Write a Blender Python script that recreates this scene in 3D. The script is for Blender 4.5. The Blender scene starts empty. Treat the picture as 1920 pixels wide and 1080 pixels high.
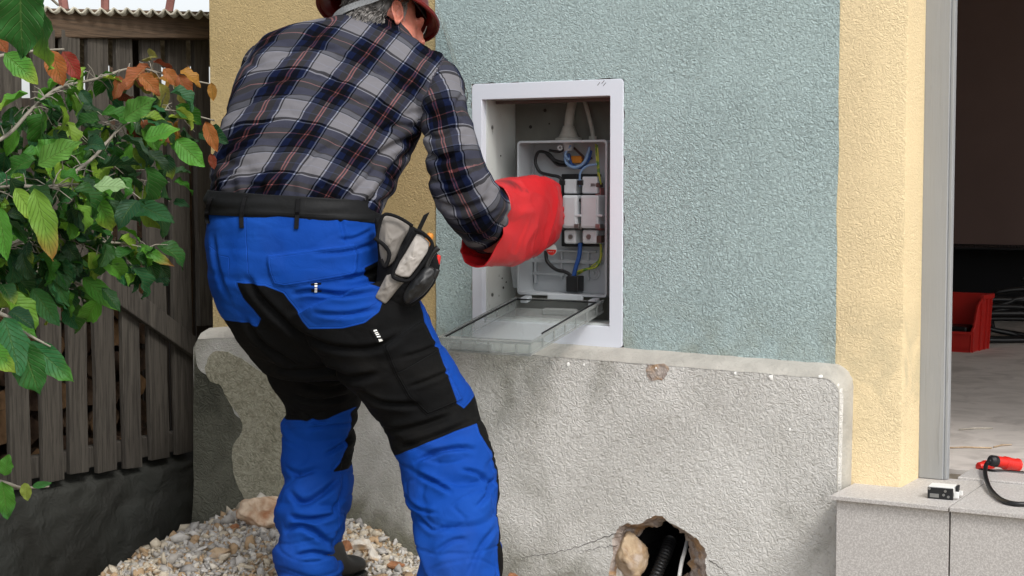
import bpy, bmesh, math, random
import numpy as np
from mathutils import Vector, Matrix, noise
from mathutils.geometry import tessellate_polygon
random.seed(7); np.random.seed(7)
PI = math.pi
# ---------------------------------------------------------------- camera
scene = bpy.context.scene
COL = scene.collection
F = 3000.0; HC = 1.15; PT = math.atan(190/3000)
cd = bpy.data.cameras.new('camera'); cam = bpy.data.objects.new('camera', cd); COL.objects.link(cam)
cam.location = (0, 0, HC); cam.rotation_euler = (PI/2-PT, 0, 0)
cd.sensor_width = 36; cd.lens = F/1920*36; cd.clip_end = 400; cd.clip_start = 0.05
scene.camera = cam
# ---------------------------------------------------------------- world, sun, exposure
w = bpy.data.worlds.new('World'); scene.world = w; w.use_nodes = True
nt = w.node_tree; nt.nodes.clear()
sky = nt.nodes.new('ShaderNodeTexSky'); sky.sky_type = 'NISHITA'; sky.sun_disc = False
SUN_EL = math.radians(48); SUN_AZ = math.radians(150)      # azimuth from +Y clockwise
sky.sun_elevation = SUN_EL; sky.sun_rotation = SUN_AZ
sky.air_density = 1.0; sky.dust_density = 3.0; sky.ozone_density = 1.0
hs = nt.nodes.new('ShaderNodeHueSaturation'); hs.inputs['Saturation'].default_value = 0.22; hs.inputs['Value'].default_value = 1.35
bg = nt.nodes.new('ShaderNodeBackground'); bg.inputs['Strength'].default_value = 0.15
wo = nt.nodes.new('ShaderNodeOutputWorld')
nt.links.new(sky.outputs[0], hs.inputs['Color']); nt.links.new(hs.outputs[0], bg.inputs[0]); nt.links.new(bg.outputs[0], wo.inputs[0])
sl = bpy.data.lights.new('sun', 'SUN'); sl.energy = 1.5; sl.angle = math.radians(14); sl.color = (1.0, 0.96, 0.9)
so = bpy.data.objects.new('sun', sl); COL.objects.link(so)
sd = Vector((math.sin(SUN_AZ)*math.cos(SUN_EL), math.cos(SUN_AZ)*math.cos(SUN_EL), math.sin(SUN_EL)))
so.rotation_euler = (-sd).to_track_quat('-Z', 'Y').to_euler(); so.location = (3, -3, 5)
scene.view_settings.view_transform = 'Standard'; scene.view_settings.look = 'None'
scene.view_settings.exposure = 0.1; scene.view_settings.gamma = 1
scene.render.engine = 'CYCLES'
scene.cycles.transparent_max_bounces = 16
# ---------------------------------------------------------------- coordinates
TH = math.atan(.57); TX, TY = math.cos(TH), -math.sin(TH); NX, NY = math.sin(TH), math.cos(TH)
def ray(px, py):
    x = (px-960)/F; y = (540-py)/F; c, s = math.cos(PT), math.sin(PT)
    return (x, c+y*s, -s+y*c)
def P(px, py, Y):
    r = ray(px, py); k = Y/r[1]; return Vector((r[0]*k, Y, HC+r[2]*k))
def wl(px, py, d=0.0):                       # house wall coordinates (along, up) of a point on the plane d deep
    r = ray(px, py); k = (4.8*NY+d)/(r[0]*NX+r[1]*NY)
    X, Y, Z = r[0]*k, r[1]*k, HC+r[2]*k
    return X*TX+(Y-4.8)*TY, Z
def W(s, z, d=0.0): return Vector((s*TX+d*NX, 4.8+s*TY+d*NY, z))
def Wp(px, py, d=0.0):
    s, z = wl(px, py, d); return W(s, z, d)
FA = Vector((-1.15, 5.75)); FD = Vector((-.543, -.84)).normalized(); FN = Vector((.84, -.543)).normalized()
def fl(px, py, o=0.0):                       # fence coordinates, o = out of the fence towards the yard
    r = ray(px, py); A = FA+FN*o
    k = (A.x*FN.x+A.y*FN.y)/(r[0]*FN.x+r[1]*FN.y)
    X, Y, Z = r[0]*k, r[1]*k, HC+r[2]*k
    return (X-A.x)*FD.x+(Y-A.y)*FD.y, Z
def FW(s, z, o=0.0): return Vector((FA.x+FD.x*s+FN.x*o, FA.y+FD.y*s+FN.y*o, z))
# ---------------------------------------------------------------- object helpers
def thing(name, label, cat, loc=(0, 0, 0), group=None):
    o = bpy.data.objects.new(name, None); COL.objects.link(o); o.location = loc
    o['label'] = label; o['category'] = cat
    if group: o['group'] = group
    o.empty_display_size = .05
    return o
def tag(o, label, cat, group=None, kind=None):
    if label: o['label'] = label
    if cat: o['category'] = cat
    if group: o['group'] = group
    if kind: o['kind'] = kind
    return o
def put(name, me, m=None, parent=None, smooth=True):
    o = bpy.data.objects.new(name, me); COL.objects.link(o)
    if m:
        me.materials.clear(); me.materials.append(m)
    if parent:
        o.parent = parent
        L = Vector((0, 0, 0)); q = parent
        while q: L += q.location; q = q.parent
        o.location = -L
    if smooth and len(me.polygons): me.polygons.foreach_set('use_smooth', [True]*len(me.polygons))
    return o
def mesh(vs, fs, name='m'):
    me = bpy.data.meshes.new(name); me.from_pydata([tuple(v) for v in vs], [], fs); me.update(); return me
class MB:
    def __init__(s): s.v = []; s.f = []
    def add(s, vs, fs):
        b = len(s.v); s.v += [Vector(v) for v in vs]; s.f += [[i+b for i in f] for f in fs]; return s
    def hexa(s, p):                          # 8 corners: bottom 4, top 4
        return s.add(p, [(3, 2, 1, 0), (4, 5, 6, 7), (0, 1, 5, 4), (1, 2, 6, 5), (2, 3, 7, 6), (3, 0, 4, 7)])
    def box(s, fn, a, b):                    # fn maps (x,y,z) to the world
        x0, y0, z0 = a; x1, y1, z1 = b
        return s.hexa([fn(x0, y0, z0), fn(x1, y0, z0), fn(x1, y1, z0), fn(x0, y1, z0), fn(x0, y0, z1), fn(x1, y0, z1), fn(x1, y1, z1), fn(x0, y1, z1)])
    def tube(s, pts, r, n=8, cap=True):
        pts = [Vector(p) for p in pts]; m = len(pts)
        rs = r if isinstance(r, (list, tuple)) else [r]*m
        vs = []; up = None
        for i, p in enumerate(pts):
            t = (pts[min(i+1, m-1)]-pts[max(i-1, 0)]).normalized()
            if up is None:
                up = t.cross(Vector((0, 0, 1)));
                if up.length < .1: up = t.cross(Vector((1, 0, 0)))
            up = (up-t*up.dot(t)).normalized(); v = t.cross(up)
            for k in range(n):
                a = 2*PI*k/n; vs.append(p+up*(math.cos(a)*rs[i])+v*(math.sin(a)*rs[i]))
        fs = [(i*n+k, i*n+(k+1) % n, (i+1)*n+(k+1) % n, (i+1)*n+k) for i in range(m-1) for k in range(n)]
        if cap: fs += [tuple(range(n-1, -1, -1)), tuple((m-1)*n+k for k in range(n))]
        return s.add(vs, fs)
    def cyl(s, a, b, r, n=16, r2=None): return s.tube([a, b], [r, r if r2 is None else r2], n)
    def prism(s, pts, off):                  # closed polygon pushed by the vector off
        n = len(pts); pts = [Vector(p) for p in pts]
        vs = pts+[p+off for p in pts]
        tr = tessellate_polygon([pts])
        fs = [tuple(t) for t in tr]+[tuple(i+n for i in reversed(t)) for t in tr]
        fs += [(i, (i+1) % n, n+(i+1) % n, n+i) for i in range(n)]
        return s.add(vs, fs)
    def me(s, bev=0, name='m', seg=2):
        me = mesh(s.v, s.f, name)
        bm = bmesh.new(); bm.from_mesh(me)
        bmesh.ops.recalc_face_normals(bm, faces=bm.faces)
        if bev:
            bmesh.ops.bevel(bm, geom=[e for e in bm.edges if len(e.link_faces) == 2 and e.calc_face_angle(0) > .5], offset=bev, segments=seg, affect='EDGES', profile=.5, clamp_overlap=True)
        bm.to_mesh(me); bm.free()
        return me
def build(mb, name, m, parent=None, bev=0, smooth=False, auto=True):
    o = put(name, mb.me(bev, name), m, parent, smooth)
    if auto and not smooth:
        me = o.data; me.polygons.foreach_set('use_smooth', [True]*len(me.polygons))
        try: me.set_sharp_from_angle(angle=math.radians(15 if bev else 35))
        except Exception: pass
    return o
def evaluated(o, name):
    dg = bpy.context.evaluated_depsgraph_get(); dg.update()
    me = bpy.data.meshes.new_from_object(o.evaluated_get(dg)); me.name = name
    old = o.data; bpy.data.objects.remove(o); bpy.data.meshes.remove(old); return me
def crom(p, k):                              # Catmull-Rom through rows of an array
    p = np.array(p, float); n = len(p); out = []
    for i in range(n-1):
        a, b, c, d = p[max(i-1, 0)], p[i], p[i+1], p[min(i+2, n-1)]
        for j in range(k):
            t = j/k; out.append(.5*((2*b)+(-a+c)*t+(2*a-5*b+4*c-d)*t*t+(-a+3*b-3*c+d)*t**3))
    out.append(p[-1]); return np.array(out)
def spline(pts, k=8): return [Vector(q) for q in crom([tuple(p) for p in pts], k)]
def loft(rings, n=40, sub=5, ex=2.2, cap=(True, True)):
    """rings: (lx,ly,rx,ry,Y,dY,th): left and right outline points, depth, yaw, half thickness"""
    R = []
    for lx, ly, rx, ry, Y, dY, th in rings:
        a = P(lx, ly, Y+dY); b = P(rx, ry, Y-dY); R.append([*a, *b, th])
    R = crom(R, sub); m = len(R); C = (R[:, :3]+R[:, 3:6])/2; A = (R[:, 3:6]-R[:, :3])/2; vs = []
    for i in range(m):
        t = C[min(i+1, m-1)]-C[max(i-1, 0)]; t = t/np.linalg.norm(t)
        B = np.cross(A[i], t); B /= np.linalg.norm(B)
        if B[1] > 0: B = -B
        for k in range(n):
            a = 2*PI*k/n; c, s = math.cos(a), math.sin(a)
            c = math.copysign(abs(c)**(2/ex), c); s = math.copysign(abs(s)**(2/ex), s)
            vs.append(C[i]+A[i]*c+B*(s*R[i, 6]))
    fs = [(i*n+k, i*n+(k+1) % n, (i+1)*n+(k+1) % n, (i+1)*n+k) for i in range(m-1) for k in range(n)]
    if cap[0]: fs.append(tuple(range(n)))
    if cap[1]: fs.append(tuple((m-1)*n+k for k in reversed(range(n))))
    return vs, fs, C
def voxel(mb, vs=.006, sm=4, name='m'):
    me = mb.me(0, name); o = put(name, me)
    r = o.modifiers.new('r', 'REMESH'); r.mode = 'VOXEL'; r.voxel_size = vs; r.use_smooth_shade = True
    if sm:
        s = o.modifiers.new('s', 'SMOOTH'); s.factor = .5; s.iterations = sm
    return evaluated(o, name)
def arr(me):
    n = len(me.vertices); co = np.empty(n*3); me.vertices.foreach_get('co', co)
    no = np.empty(n*3); me.vertex_normals.foreach_get('vector', no) if hasattr(me, 'vertex_normals') else me.vertices.foreach_get('normal', no)
    return co.reshape(-1, 3), no.reshape(-1, 3)
def setco(me, co): me.vertices.foreach_set('co', co.ravel()); me.update()
def fattr(me, name, vals):
    a = me.attributes.new(name, 'FLOAT', 'POINT'); a.data.foreach_set('value', np.asarray(vals, dtype=np.float32))
def cattr(me, name, vals):                   # one colour per vertex
    a = me.attributes.new(name, 'FLOAT_COLOR', 'POINT'); c = np.ones((len(vals), 4), np.float32); c[:, :3] = vals
    a.data.foreach_set('color', c.ravel())
def nz(co, scale, seed=0.0):                 # smooth noise sampled at rows of co
    return np.array([noise.noise(Vector((c[0]*scale[0]+seed, c[1]*scale[1]+seed*1.7, c[2]*scale[2]-seed))) for c in co])
# flat garment drawing: X,Z in metres at a given distance
def xz(px, py, Y=4.05):
    p = P(px, py, Y); return (p.x, p.z)
def segd(q, pts, closed=False):
    """distance to polyline and position along it"""
    best = np.full(len(q), 1e9); par = np.zeros(len(q)); n = len(pts); m = n if closed else n-1
    for i in range(m):
        a = np.array(pts[i]); b = np.array(pts[(i+1) % n]); d = b-a; L = (d@d)+1e-12
        t = np.clip(((q-a)@d)/L, 0, 1); e = np.linalg.norm(q-(a+t[:, None]*d), axis=1)
        k = e < best; best[k] = e[k]; par[k] = (i+t[k])/m
    return best, par
def polysd(q, pts):                          # signed distance, positive inside
    d, _ = segd(q, pts, True); ins = np.zeros(len(q), bool); n = len(pts)
    for i in range(n):
        x1, z1 = pts[i]; x2, z2 = pts[(i+1) % n]
        c = ((z1 > q[:, 1]) != (z2 > q[:, 1])); xx = (x2-x1)*(q[:, 1]-z1)/((z2-z1) or 1e-9)+x1
        ins ^= c & (q[:, 0] < xx)
    return np.where(ins, d, -d)
def folds(co, no, L, Y=4.05, FA_=1.0):
    q = co[:, [0, 2]]; h = np.zeros(len(co)); front = np.clip(.5-no[:, 1]*1.5, 0, 1)
    for pts, wd, am in L:
        pp = crom([xz(*p, Y) for p in pts], 4) if len(pts) > 2 else [xz(*p, Y) for p in pts]
        d, t = segd(q, pp); wd = wd*.8/730; am = am/1000
        fade = np.clip(np.minimum(t, 1-t)*4+.15, 0, 1)
        h += am*fade*FA_*(-1.3*np.exp(-(d/wd)**2)+.8*np.exp(-(d/(2.3*wd))**2))
    return h*front
# ---------------------------------------------------------------- materials
def hx(h):
    r = [int(h[i:i+2], 16)/255 for i in (0, 2, 4)]
    return tuple(((c+.055)/1.055)**2.4 if c > .04045 else c/12.92 for c in r)+(1,)
class G:                                     # small node-graph helper
    def __init__(s, name, rough=.7, **kw):
        s.m = bpy.data.materials.new(name); s.m.use_nodes = True; s.t = s.m.node_tree; s.t.nodes.clear()
        s.out = s.n('ShaderNodeOutputMaterial'); s.b = s.n('ShaderNodeBsdfPrincipled')
        s.t.links.new(s.b.outputs[0], s.out.inputs[0]); s.set(s.b, 'Roughness', rough)
        for k, v in kw.items(): s.set(s.b, k.replace('_', ' '), v)
        s.tc = s.n('ShaderNodeTexCoord').outputs['Object']
    def n(s, t, **kw):
        o = s.t.nodes.new(t)
        for k, v in kw.items(): setattr(o, k, v)
        return o
    def set(s, node, k, v):
        i = node.inputs[k]
        if hasattr(v, 'is_output') or isinstance(v, bpy.types.NodeSocket): s.t.links.new(v, i)
        else:
            if isinstance(v, tuple) and len(v) == 3 and i.type == 'RGBA': v = v+(1,)
            i.default_value = v
        return node
    def math(s, op, a, b=0.0, c=None, clamp=False):
        o = s.n('ShaderNodeMath', operation=op, use_clamp=clamp); s.set(o, 0, a); s.set(o, 1, b)
        if c is not None: s.set(o, 2, c)
        return o.outputs[0]
    def noise(s, scale, det=3, dist=0.0, rough=.5, vec=None, w=None):
        o = s.n('ShaderNodeTexNoise'); s.set(o, 'Vector', vec if vec is not None else s.tc); s.set(o, 'Scale', scale); s.set(o, 'Detail', det); s.set(o, 'Distortion', dist); s.set(o, 'Roughness', rough)
        return o.outputs['Fac']
    def map(s, scale=(1, 1, 1), rot=(0, 0, 0), loc=(0, 0, 0), vec=None):
        o = s.n('ShaderNodeMapping'); s.set(o, 'Vector', vec if vec is not None else s.tc); s.set(o, 'Scale', scale); s.set(o, 'Rotation', rot); s.set(o, 'Location', loc); return o.outputs[0]
    def ramp(s, fac, stops, interp='LINEAR'):
        o = s.n('ShaderNodeValToRGB'); s.set(o, 0, fac); cr = o.color_ramp; cr.interpolation = interp
        while len(cr.elements) < len(stops): cr.elements.new(.5)
        for e, (p, c) in zip(cr.elements, stops):
            e.position = p; e.color = c if isinstance(c, tuple) else (c, c, c, 1)
        return o.outputs[0]
    def mix(s, f, a, b, mode='MIX'):
        o = s.n('ShaderNodeMix', data_type='RGBA', blend_type=mode); s.set(o, 0, f); s.set(o, 6, a); s.set(o, 7, b); return o.outputs[2]
    def attr(s, name, out='Fac'): return s.n('ShaderNodeAttribute', attribute_name=name).outputs[out]
    def sep(s, v):
        o = s.n('ShaderNodeSeparateXYZ'); s.set(o, 0, v); return o.outputs
    def col(s, c): s.set(s.b, 'Base Color', c); return s
    def bump(s, h, dist, strength=1.0, prev=None):
        o = s.n('ShaderNodeBump'); s.set(o, 'Height', h); s.set(o, 'Distance', dist); s.set(o, 'Strength', strength)
        if prev is not None: s.set(o, 'Normal', prev)
        s.last = o.outputs[0]; s.set(s.b, 'Normal', s.last); return s
def worm(g, scale, dist=1.2):                # roughcast: short winding ridges
    n = g.noise(scale, 2, dist); a = g.math('ABSOLUTE', g.math('SUBTRACT', n, .5)); return g.math('SUBTRACT', 1, g.math('MULTIPLY', a, 7, clamp=True))
def stucco(name, c1, c2, scale=62, dist=.005, crev=.55, stain=None):
    g = G(name, .9); w_ = worm(g, scale); f = g.noise(scale*1.7, 3, .6)
    h = g.math('MULTIPLY', g.math('ADD', g.math('MULTIPLY', w_, .6), g.math('MULTIPLY', f, .8)), g.ramp(g.noise(2.6, 4, .6), [(.35, .55), (.62, 1.0)]))
    c = g.mix(g.noise(1.7, 4), c1, c2)
    c = g.mix(g.math('MULTIPLY', g.ramp(f, [(.3, 1.0), (.52, 0.0)]), crev), c, tuple(x*.55 for x in c1[:3])+(1,))
    st_ = g.noise(1.0, 6, .5, .6, g.map((7, 7, .8)))
    c = g.mix(g.ramp(st_, [(.5, 0.0), (.75, .28)]), c, tuple(x*.72 for x in c1[:3])+(1,))
    zz_ = g.sep(g.tc)[2]; c = g.mix(g.math('MULTIPLY', g.math('SUBTRACT', 1, g.math('MULTIPLY', g.math('ABSOLUTE', g.math('SUBTRACT', zz_, .66)), 5), clamp=True), g.ramp(g.noise(9, 5, .5), [(.4, 0.0), (.7, .6)])), c, hx('8a8a74'))
    if stain: c = g.mix(g.ramp(g.noise(3.1, 5, .5), [(.52, 0.0), (.72, .5)]), c, stain)
    g.col(c).bump(h, dist, .9); return g.m
M = {}
M['teal'] = stucco('teal_roughcast', hx('a8bcbd'), hx('b5c8c7'), 82, .0052, .55)
M['peach'] = stucco('peach_roughcast', hx('e8d2a6'), hx('edd9b0'), 88, .0026, .12)
M['olive'] = stucco('olive_yellow_roughcast', hx('c6b184'), hx('b8a06e'), 84, .0032, .3, hx('9d8a5a'))  # olive tint is its own, darker tone also carries shade on the left
def concrete():
    g = G('mossy_concrete', .95)
    P3 = g.sep(g.tc); s_ = g.math('ADD', g.math('MULTIPLY', P3[0], TX), g.math('MULTIPLY', g.math('SUBTRACT', P3[1], 4.8), TY)); z = P3[2]
    big = g.noise(2.6, 5, .4); fine = g.noise(70, 3, 1.0); w_ = worm(g, 78, .8)
    base = g.mix(big, hx('cfcdc8'), hx('e2e1dd'))
    # moss grows at the left end, along the top left of centre and near the ground
    ml = g.math('SUBTRACT', .40, g.math('MULTIPLY', s_, 1.05))
    top = g.math('MULTIPLY', g.math('SUBTRACT', z, .50), 2.4, clamp=True)
    topl = g.math('MULTIPLY', top, g.math('SUBTRACT', 1.1, g.math('MULTIPLY', g.math('ABSOLUTE', g.math('SUBTRACT', s_, .02)), 1.9), clamp=True))
    low = g.math('MULTIPLY', g.math('SUBTRACT', .16, z), 2.6, clamp=True)
    m_ = g.math('ADD', g.math('ADD', g.math('MULTIPLY', ml, .62, clamp=True), topl), low)
    m_ = g.math('ADD', m_, g.math('MULTIPLY', g.math('SUBTRACT', g.noise(5.5, 5, .8), .5), 1.5))
    m_ = g.ramp(m_, [(.12, 0.0), (.85, 1.0)])
    moss = g.mix(fine, hx('35362a'), hx('7b7a62'))
    bl = g.ramp(g.noise(1.9, 6, 1.1, .6), [(.42, 0.0), (.62, .32)]); base = g.mix(bl, base, hx('9a9891')); base = g.mix(g.ramp(g.noise(1.0, 6, .6, .6, g.map((5, 5, .9))), [(.52, 0.0), (.7, .22)]), base, hx('8f8c80'))
    c = g.mix(g.math('MULTIPLY', m_, .85), base, moss)
    c = g.mix(g.ramp(fine, [(.33, .3), (.46, 0.0)]), c, hx('807d75'))
    lt = g.ramp(g.noise(1.3, 2, .3), [(.5, 0.0), (.68, .6)])
    c = g.mix(lt, c, hx('dbdad6'))
    g.col(c).bump(g.math('ADD', w_, g.math('ADD', g.math('MULTIPLY', fine, 1.2), g.math('MULTIPLY', g.noise(9, 5, .6), 2.2))), .0019, .8); return g.m
M['concrete'] = concrete()
def simple(name, col, rough=.5, var=.12, sc=8, bsc=None, bd=.001, metal=0.0, **kw):
    g = G(name, rough, Metallic=metal, **kw)
    c = hx(col) if isinstance(col, str) else col
    d = tuple(x*(1-var*2) for x in c[:3])+(1,)
    g.col(g.mix(g.ramp(g.noise(sc, 5, .3), [(.35, 0.0), (.75, 1.0)]), c, d))
    if bsc: g.bump(g.noise(bsc, 3, .5), bd)
    return g.m
M['patch'] = (lambda g: (g.col(g.mix(g.ramp(g.noise(60, 3, 1), [(.35, .5), (.55, 0.0)]), g.mix(g.noise(4, 5, .5), hx('b4b19f'), hx('8f8c78')), hx('66644f'))).bump(g.math('ADD', worm(g, 38), g.noise(70, 3, 1)), .003, .8), g.m)[1])(G('plaster_patch', .95))
M['dark_plaster'] = (lambda g: (g.col(g.mix(g.ramp(g.noise(5, 6, .6), [(.35, 0.0), (.7, 1.0)]), hx('66665a'), hx('3d3e34'))).bump(g.math('ADD', worm(g, 40), g.noise(70, 3, 1)), .004, .8), g.m)[1])(G('dark_mossy_plaster', .95))
M['skim'] = simple('cement_skim', 'b3b0a8', .95, .14, 14, 70, .003)
M['rim'] = simple('chipped_render', 'c6bfb2', .95, .2, 20, 45, .006)
M['white_plastic'] = simple('white_plastic', 'dfe4ee', .35, .02, 3)
M['liner'] = (lambda g: (g.col(g.mix(g.ramp(g.noise(26, 4, .3), [(.66, 0.0), (.72, .8)]), g.mix(g.noise(3, 4), hx('d3d6d3'), hx('b9beba')), hx('55554d'))), g.m)[1])(G('cabinet_liner', .5))
M['backpanel'] = simple('shaded_back_panel', '6e6d66', .8, .15, 12)  # darker grey holds the shade at the back of the niche
M['box_plastic'] = simple('pale_grey_plastic', 'b0b6ba', .4, .05, 6)
M['old_pipe'] = simple('dusty_grey_pipe', '98968e', .6, .15, 30)
M['module'] = simple('pale_module_plastic', 'c9ced2', .35, .06, 20)
M['dark_gap'] = simple('dark_gap', '2a2320', .8)
M['brown_lip'] = simple('brown_lip', '5a4640', .6)
M['black_rubber'] = simple('black_rubber', '17181a', .45, .1, 20)
M['blue_cable'] = simple('blue_cable', '24529c', .4)
M['pale_blue_cable'] = simple('pale_blue_cable', '7f9fc6', .4)
M['copper'] = simple('copper_bar', 'b87a78', .35, .15, 40, metal=.5)
M['brown_metal'] = simple('brown_terminal', '4f3a34', .5)
M['yellow_green'] = (lambda g: (g.col(g.ramp(g.noise(60, 1), [(.48, hx('a5a83a')), (.55, hx('4f7d2c'))])), g.m)[1])(G('yellow_green_cable', .4))
M['orange'] = simple('orange_plastic', 'd98a2b', .5)
M['signal_red'] = simple('signal_red', 'd8281f', .4, .05)
M['white'] = simple('white_print', 'e9e9e6', .5, .02)
M['metal'] = simple('zinc_metal', '9b9b99', .35, .1, 30, metal=.8)
M['skin'] = (lambda g: (g.col(g.mix(g.noise(28, 4), hx('d58d78'), hx('b96a5a'))).bump(g.noise(180, 2), .0008), g.m)[1])(G('skin', .5, **{'Subsurface_Weight': .15, 'Subsurface_Scale': .01}))
M['hair'] = (lambda g: (g.col(g.mix(g.attr('tone'), hx('2b2927'), hx('a8a4a0'))), g.m)[1])(G('grey_hair', .45))
M['helmet'] = simple('red_helmet_shell', '6a1412', .3, .1, 5)
M['strap'] = (lambda g: (g.col(g.mix(g.ramp((lambda v: (g.set(v, 'Vector', g.tc), g.set(v, 'Scale', 240.0), v.outputs['Distance'])[2])(g.n('ShaderNodeTexVoronoi')), [(.2, 1.0), (.3, 0.0)]), hx('a9adb0'), hx('6a6c6e'))), g.m)[1])(G('perforated_strap', .4))
M['glove'] = (lambda g: (g.col(g.mix(g.ramp(g.noise(9, 6, .4), [(.62, 0.0), (.72, .8)]), g.mix(g.noise(5, 3), hx('c62026'), hx('b31a20')), hx('4a1214'))).bump(g.noise(40, 3, .4), .0012), g.m)[1])(G('red_rubber_glove', .42))
def cloth(name, c1, c2, rough=.85, **kw):
    g = G(name, rough, Specular_IOR_Level=.15, **kw)
    g.col(g.mix(g.noise(14, 5, .4), c1, c2)); g.bump(g.noise(700, 1), .0003, .5); g.bump(g.noise(26, 4, 1.2), .0025, .6, g.last); return g.m
M['black_cloth'] = cloth('black_cloth', hx('101113'), hx('19191b'))
M['belt'] = cloth('black_belt', hx('121314'), hx('1d1e20'), .6)
M['grey_cloth'] = cloth('grey_nylon', hx('77736e'), hx('8d8883'))
M['light_grey_cloth'] = cloth('light_grey_nylon', hx('a29d98'), hx('b0aba6'))
def trousers_mat():
    g = G('work_trousers', .8, Specular_IOR_Level=.12)
    d = g.attr('panel'); k = g.math('ADD', g.math('MULTIPLY', d, 800), .5, clamp=True)
    blue = g.mix(g.noise(9, 5, .5), hx('0a429c'), hx('083682')); blk = g.mix(g.noise(12, 4), hx('060607'), hx('0b0c0d'))
    c = g.mix(k, blk, blue)
    zt = g.sep(g.tc)[2]; du = g.math('MULTIPLY', g.math('SUBTRACT', .55, zt), 1.1, clamp=True); c = g.mix(g.math('MULTIPLY', g.math('ADD', g.math('MULTIPLY', du, .05), .02), g.ramp(g.noise(7, 7, .6), [(.48, 0.0), (.72, .8)])), c, hx('8d867a'))
    c = g.mix(g.ramp(g.noise(3.2, 6, 1.2), [(.45, 0.0), (.7, .35)]), c, g.mix(k, hx('0c0c0e'), hx('2057b4')))
    def ln(a, off=0.0, w_=650): return g.math('SUBTRACT', 1, g.math('MULTIPLY', g.math('ABSOLUTE', g.math('SUBTRACT', a, off)), w_), clamp=True)
    sk = ln(g.attr('stitch'))
    for a_, o_ in (('pf', .0), ('pf', .007), ('pc', .0), ('pc', .006), ('panel', .004)): sk = g.math('MAXIMUM', sk, g.math('MULTIPLY', ln(g.attr(a_), o_), 1.0 if o_ == 0 else .6))
    c = g.mix(g.math('MULTIPLY', sk, .4), c, g.mix(k, hx('1d1f22'), hx('2457c8')))
    g.col(c); g.bump(g.noise(650, 1), .0003, .4); g.bump(g.noise(24, 4, 1.5), .003, .5, g.last)
    g.bump(g.math('MULTIPLY', sk, -1.0), .0012, 1, g.last)
    return g.m
M['trousers'] = trousers_mat()
def plaid():
    g = G('plaid_flannel', .95, Specular_IOR_Level=.08)
    LG, MG, DK, NV, CH, WH, PK = hx('737277'), hx('4a4c54'), hx('07080d'), hx('0e1630'), hx('1e2025'), hx('868da3'), hx('824c4c')
    WA = [(0, LG), (.385, DK), (.41, WH), (.434, NV), (.56, DK), (.685, PK), (.708, CH), (.735, PK), (.758, DK), (.87, NV), (.95, WH), (.973, DK)]
    WE = [(0, LG), (.13, WH), (.145, LG), (.31, WH), (.33, CH), (.35, MG), (.43, DK), (.46, NV), (.60, DK), (.69, CH), (.70, PK), (.712, DK), (.80, NV), (.93, WH), (.95, DK)]
    def seq(v, off, tab):
        f = g.math('FRACT', g.math('ADD', g.math('MULTIPLY', v, 1/.136), off))
        return g.ramp(f, tab, 'CONSTANT')
    wob = g.math('MULTIPLY', g.math('SUBTRACT', g.noise(9, 2), .5), .012)
    a = seq(g.math('ADD', g.attr('pu'), wob), .1, WA); b = seq(g.math('ADD', g.attr('pv'), wob), .22, WE)
    c = g.mix(.42, a, b); tw = g.noise(420, 2); c = g.mix(.35, c, g.mix(tw, hx('1b1c22'), hx('b5b5bb')), 'OVERLAY')
    c = g.mix(.55, c, g.mix(1.0, a, b, 'DARKEN'))
    sm = g.math('SUBTRACT', 1, g.math('MULTIPLY', g.attr('seam'), 500), clamp=True)
    g.col(g.mix(g.math('MULTIPLY', sm, .6), c, hx('15161c')))
    g.bump(g.noise(500, 1), .0003, .5); g.bump(g.noise(20, 4, 1.4), .004, .6, g.last); g.bump(g.math('MULTIPLY', sm, -1.0), .0015, 1, g.last); return g.m
M['plaid'] = plaid()
def wood(name, c1, c2, rot=(0, 0, 0), sc=(30, 30, 1.6)):
    g = G(name, .85); v = g.map(sc, rot); n1 = g.noise(1.3, 6, .8, .65, v); n2 = g.noise(4.0, 4, .3, .6, v); big = g.noise(2.3, 3)
    c = g.mix(g.ramp(n1, [(.3, 0.0), (.7, 1.0)]), c1, c2); c = g.mix(g.ramp(n2, [(.4, .6), (.5, 0.0)]), c, tuple(x*.35 for x in c1[:3])+(1,))
    c = g.mix(g.math('MULTIPLY', big, .45), c, hx('3d342a'))
    g.col(c).bump(g.math('ADD', n1, n2), .003, .8); return g.m
M['picket'] = wood('weathered_shaded_pickets', hx('3a3733'), hx('5a564f'))  # weathered grey wood, base colour also darkened for the shade on the left
M['beam'] = wood('dark_beam', hx('4a3b2d'), hx('6d5845'), (0, 0, 0), (2.0, 2.0, 40))
M['shed'] = wood('shed_boards', hx('2c241d'), hx('41372c'))
M['door_frame'] = (lambda g: (g.col(g.mix(g.ramp(g.noise(1.4, 5, .6, .6, g.map((45, 45, 2.2))), [(.60, 0.0), (.72, .65)]), g.mix(g.noise(3, 4), hx('a0a2a4'), hx('8e9193')), hx('66645e'))).bump(g.noise(1.4, 5, .6, .6, g.map((45, 45, 2.2))), .0015), g.m)[1])(G('grey_painted_wood', .6))
M['tile'] = (lambda g: (g.col(g.mix(g.ramp(g.noise(260, 3, .4), [(.42, 0.0), (.62, 1.0)]), hx('b0aca9'), hx('cdcac7'))), g.m)[1])(G('speckled_tile', .55))
M['grout'] = simple('grout', '7d7466', .95, .2, 30)
M['floor'] = (lambda g: (g.col(g.mix(g.ramp(g.noise(7, 7, .8), [(.45, 0.0), (.72, .4)]), g.mix(g.noise(1.6, 4), hx('dad3cd'), hx('c8c1bb')), hx('6d655f'))).bump(g.noise(40, 4), .002), g.m)[1])(G('dusty_floor', .8))
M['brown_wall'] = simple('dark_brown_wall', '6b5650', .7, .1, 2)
M['void_shade'] = simple('dark_recess', '17171a', .9, .2, 3)  # near-black colour stands in for darkness in deep recesses
M['bark'] = simple('pale_twig_bark', '8f897c', .8, .2, 30, 60, .002)
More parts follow.
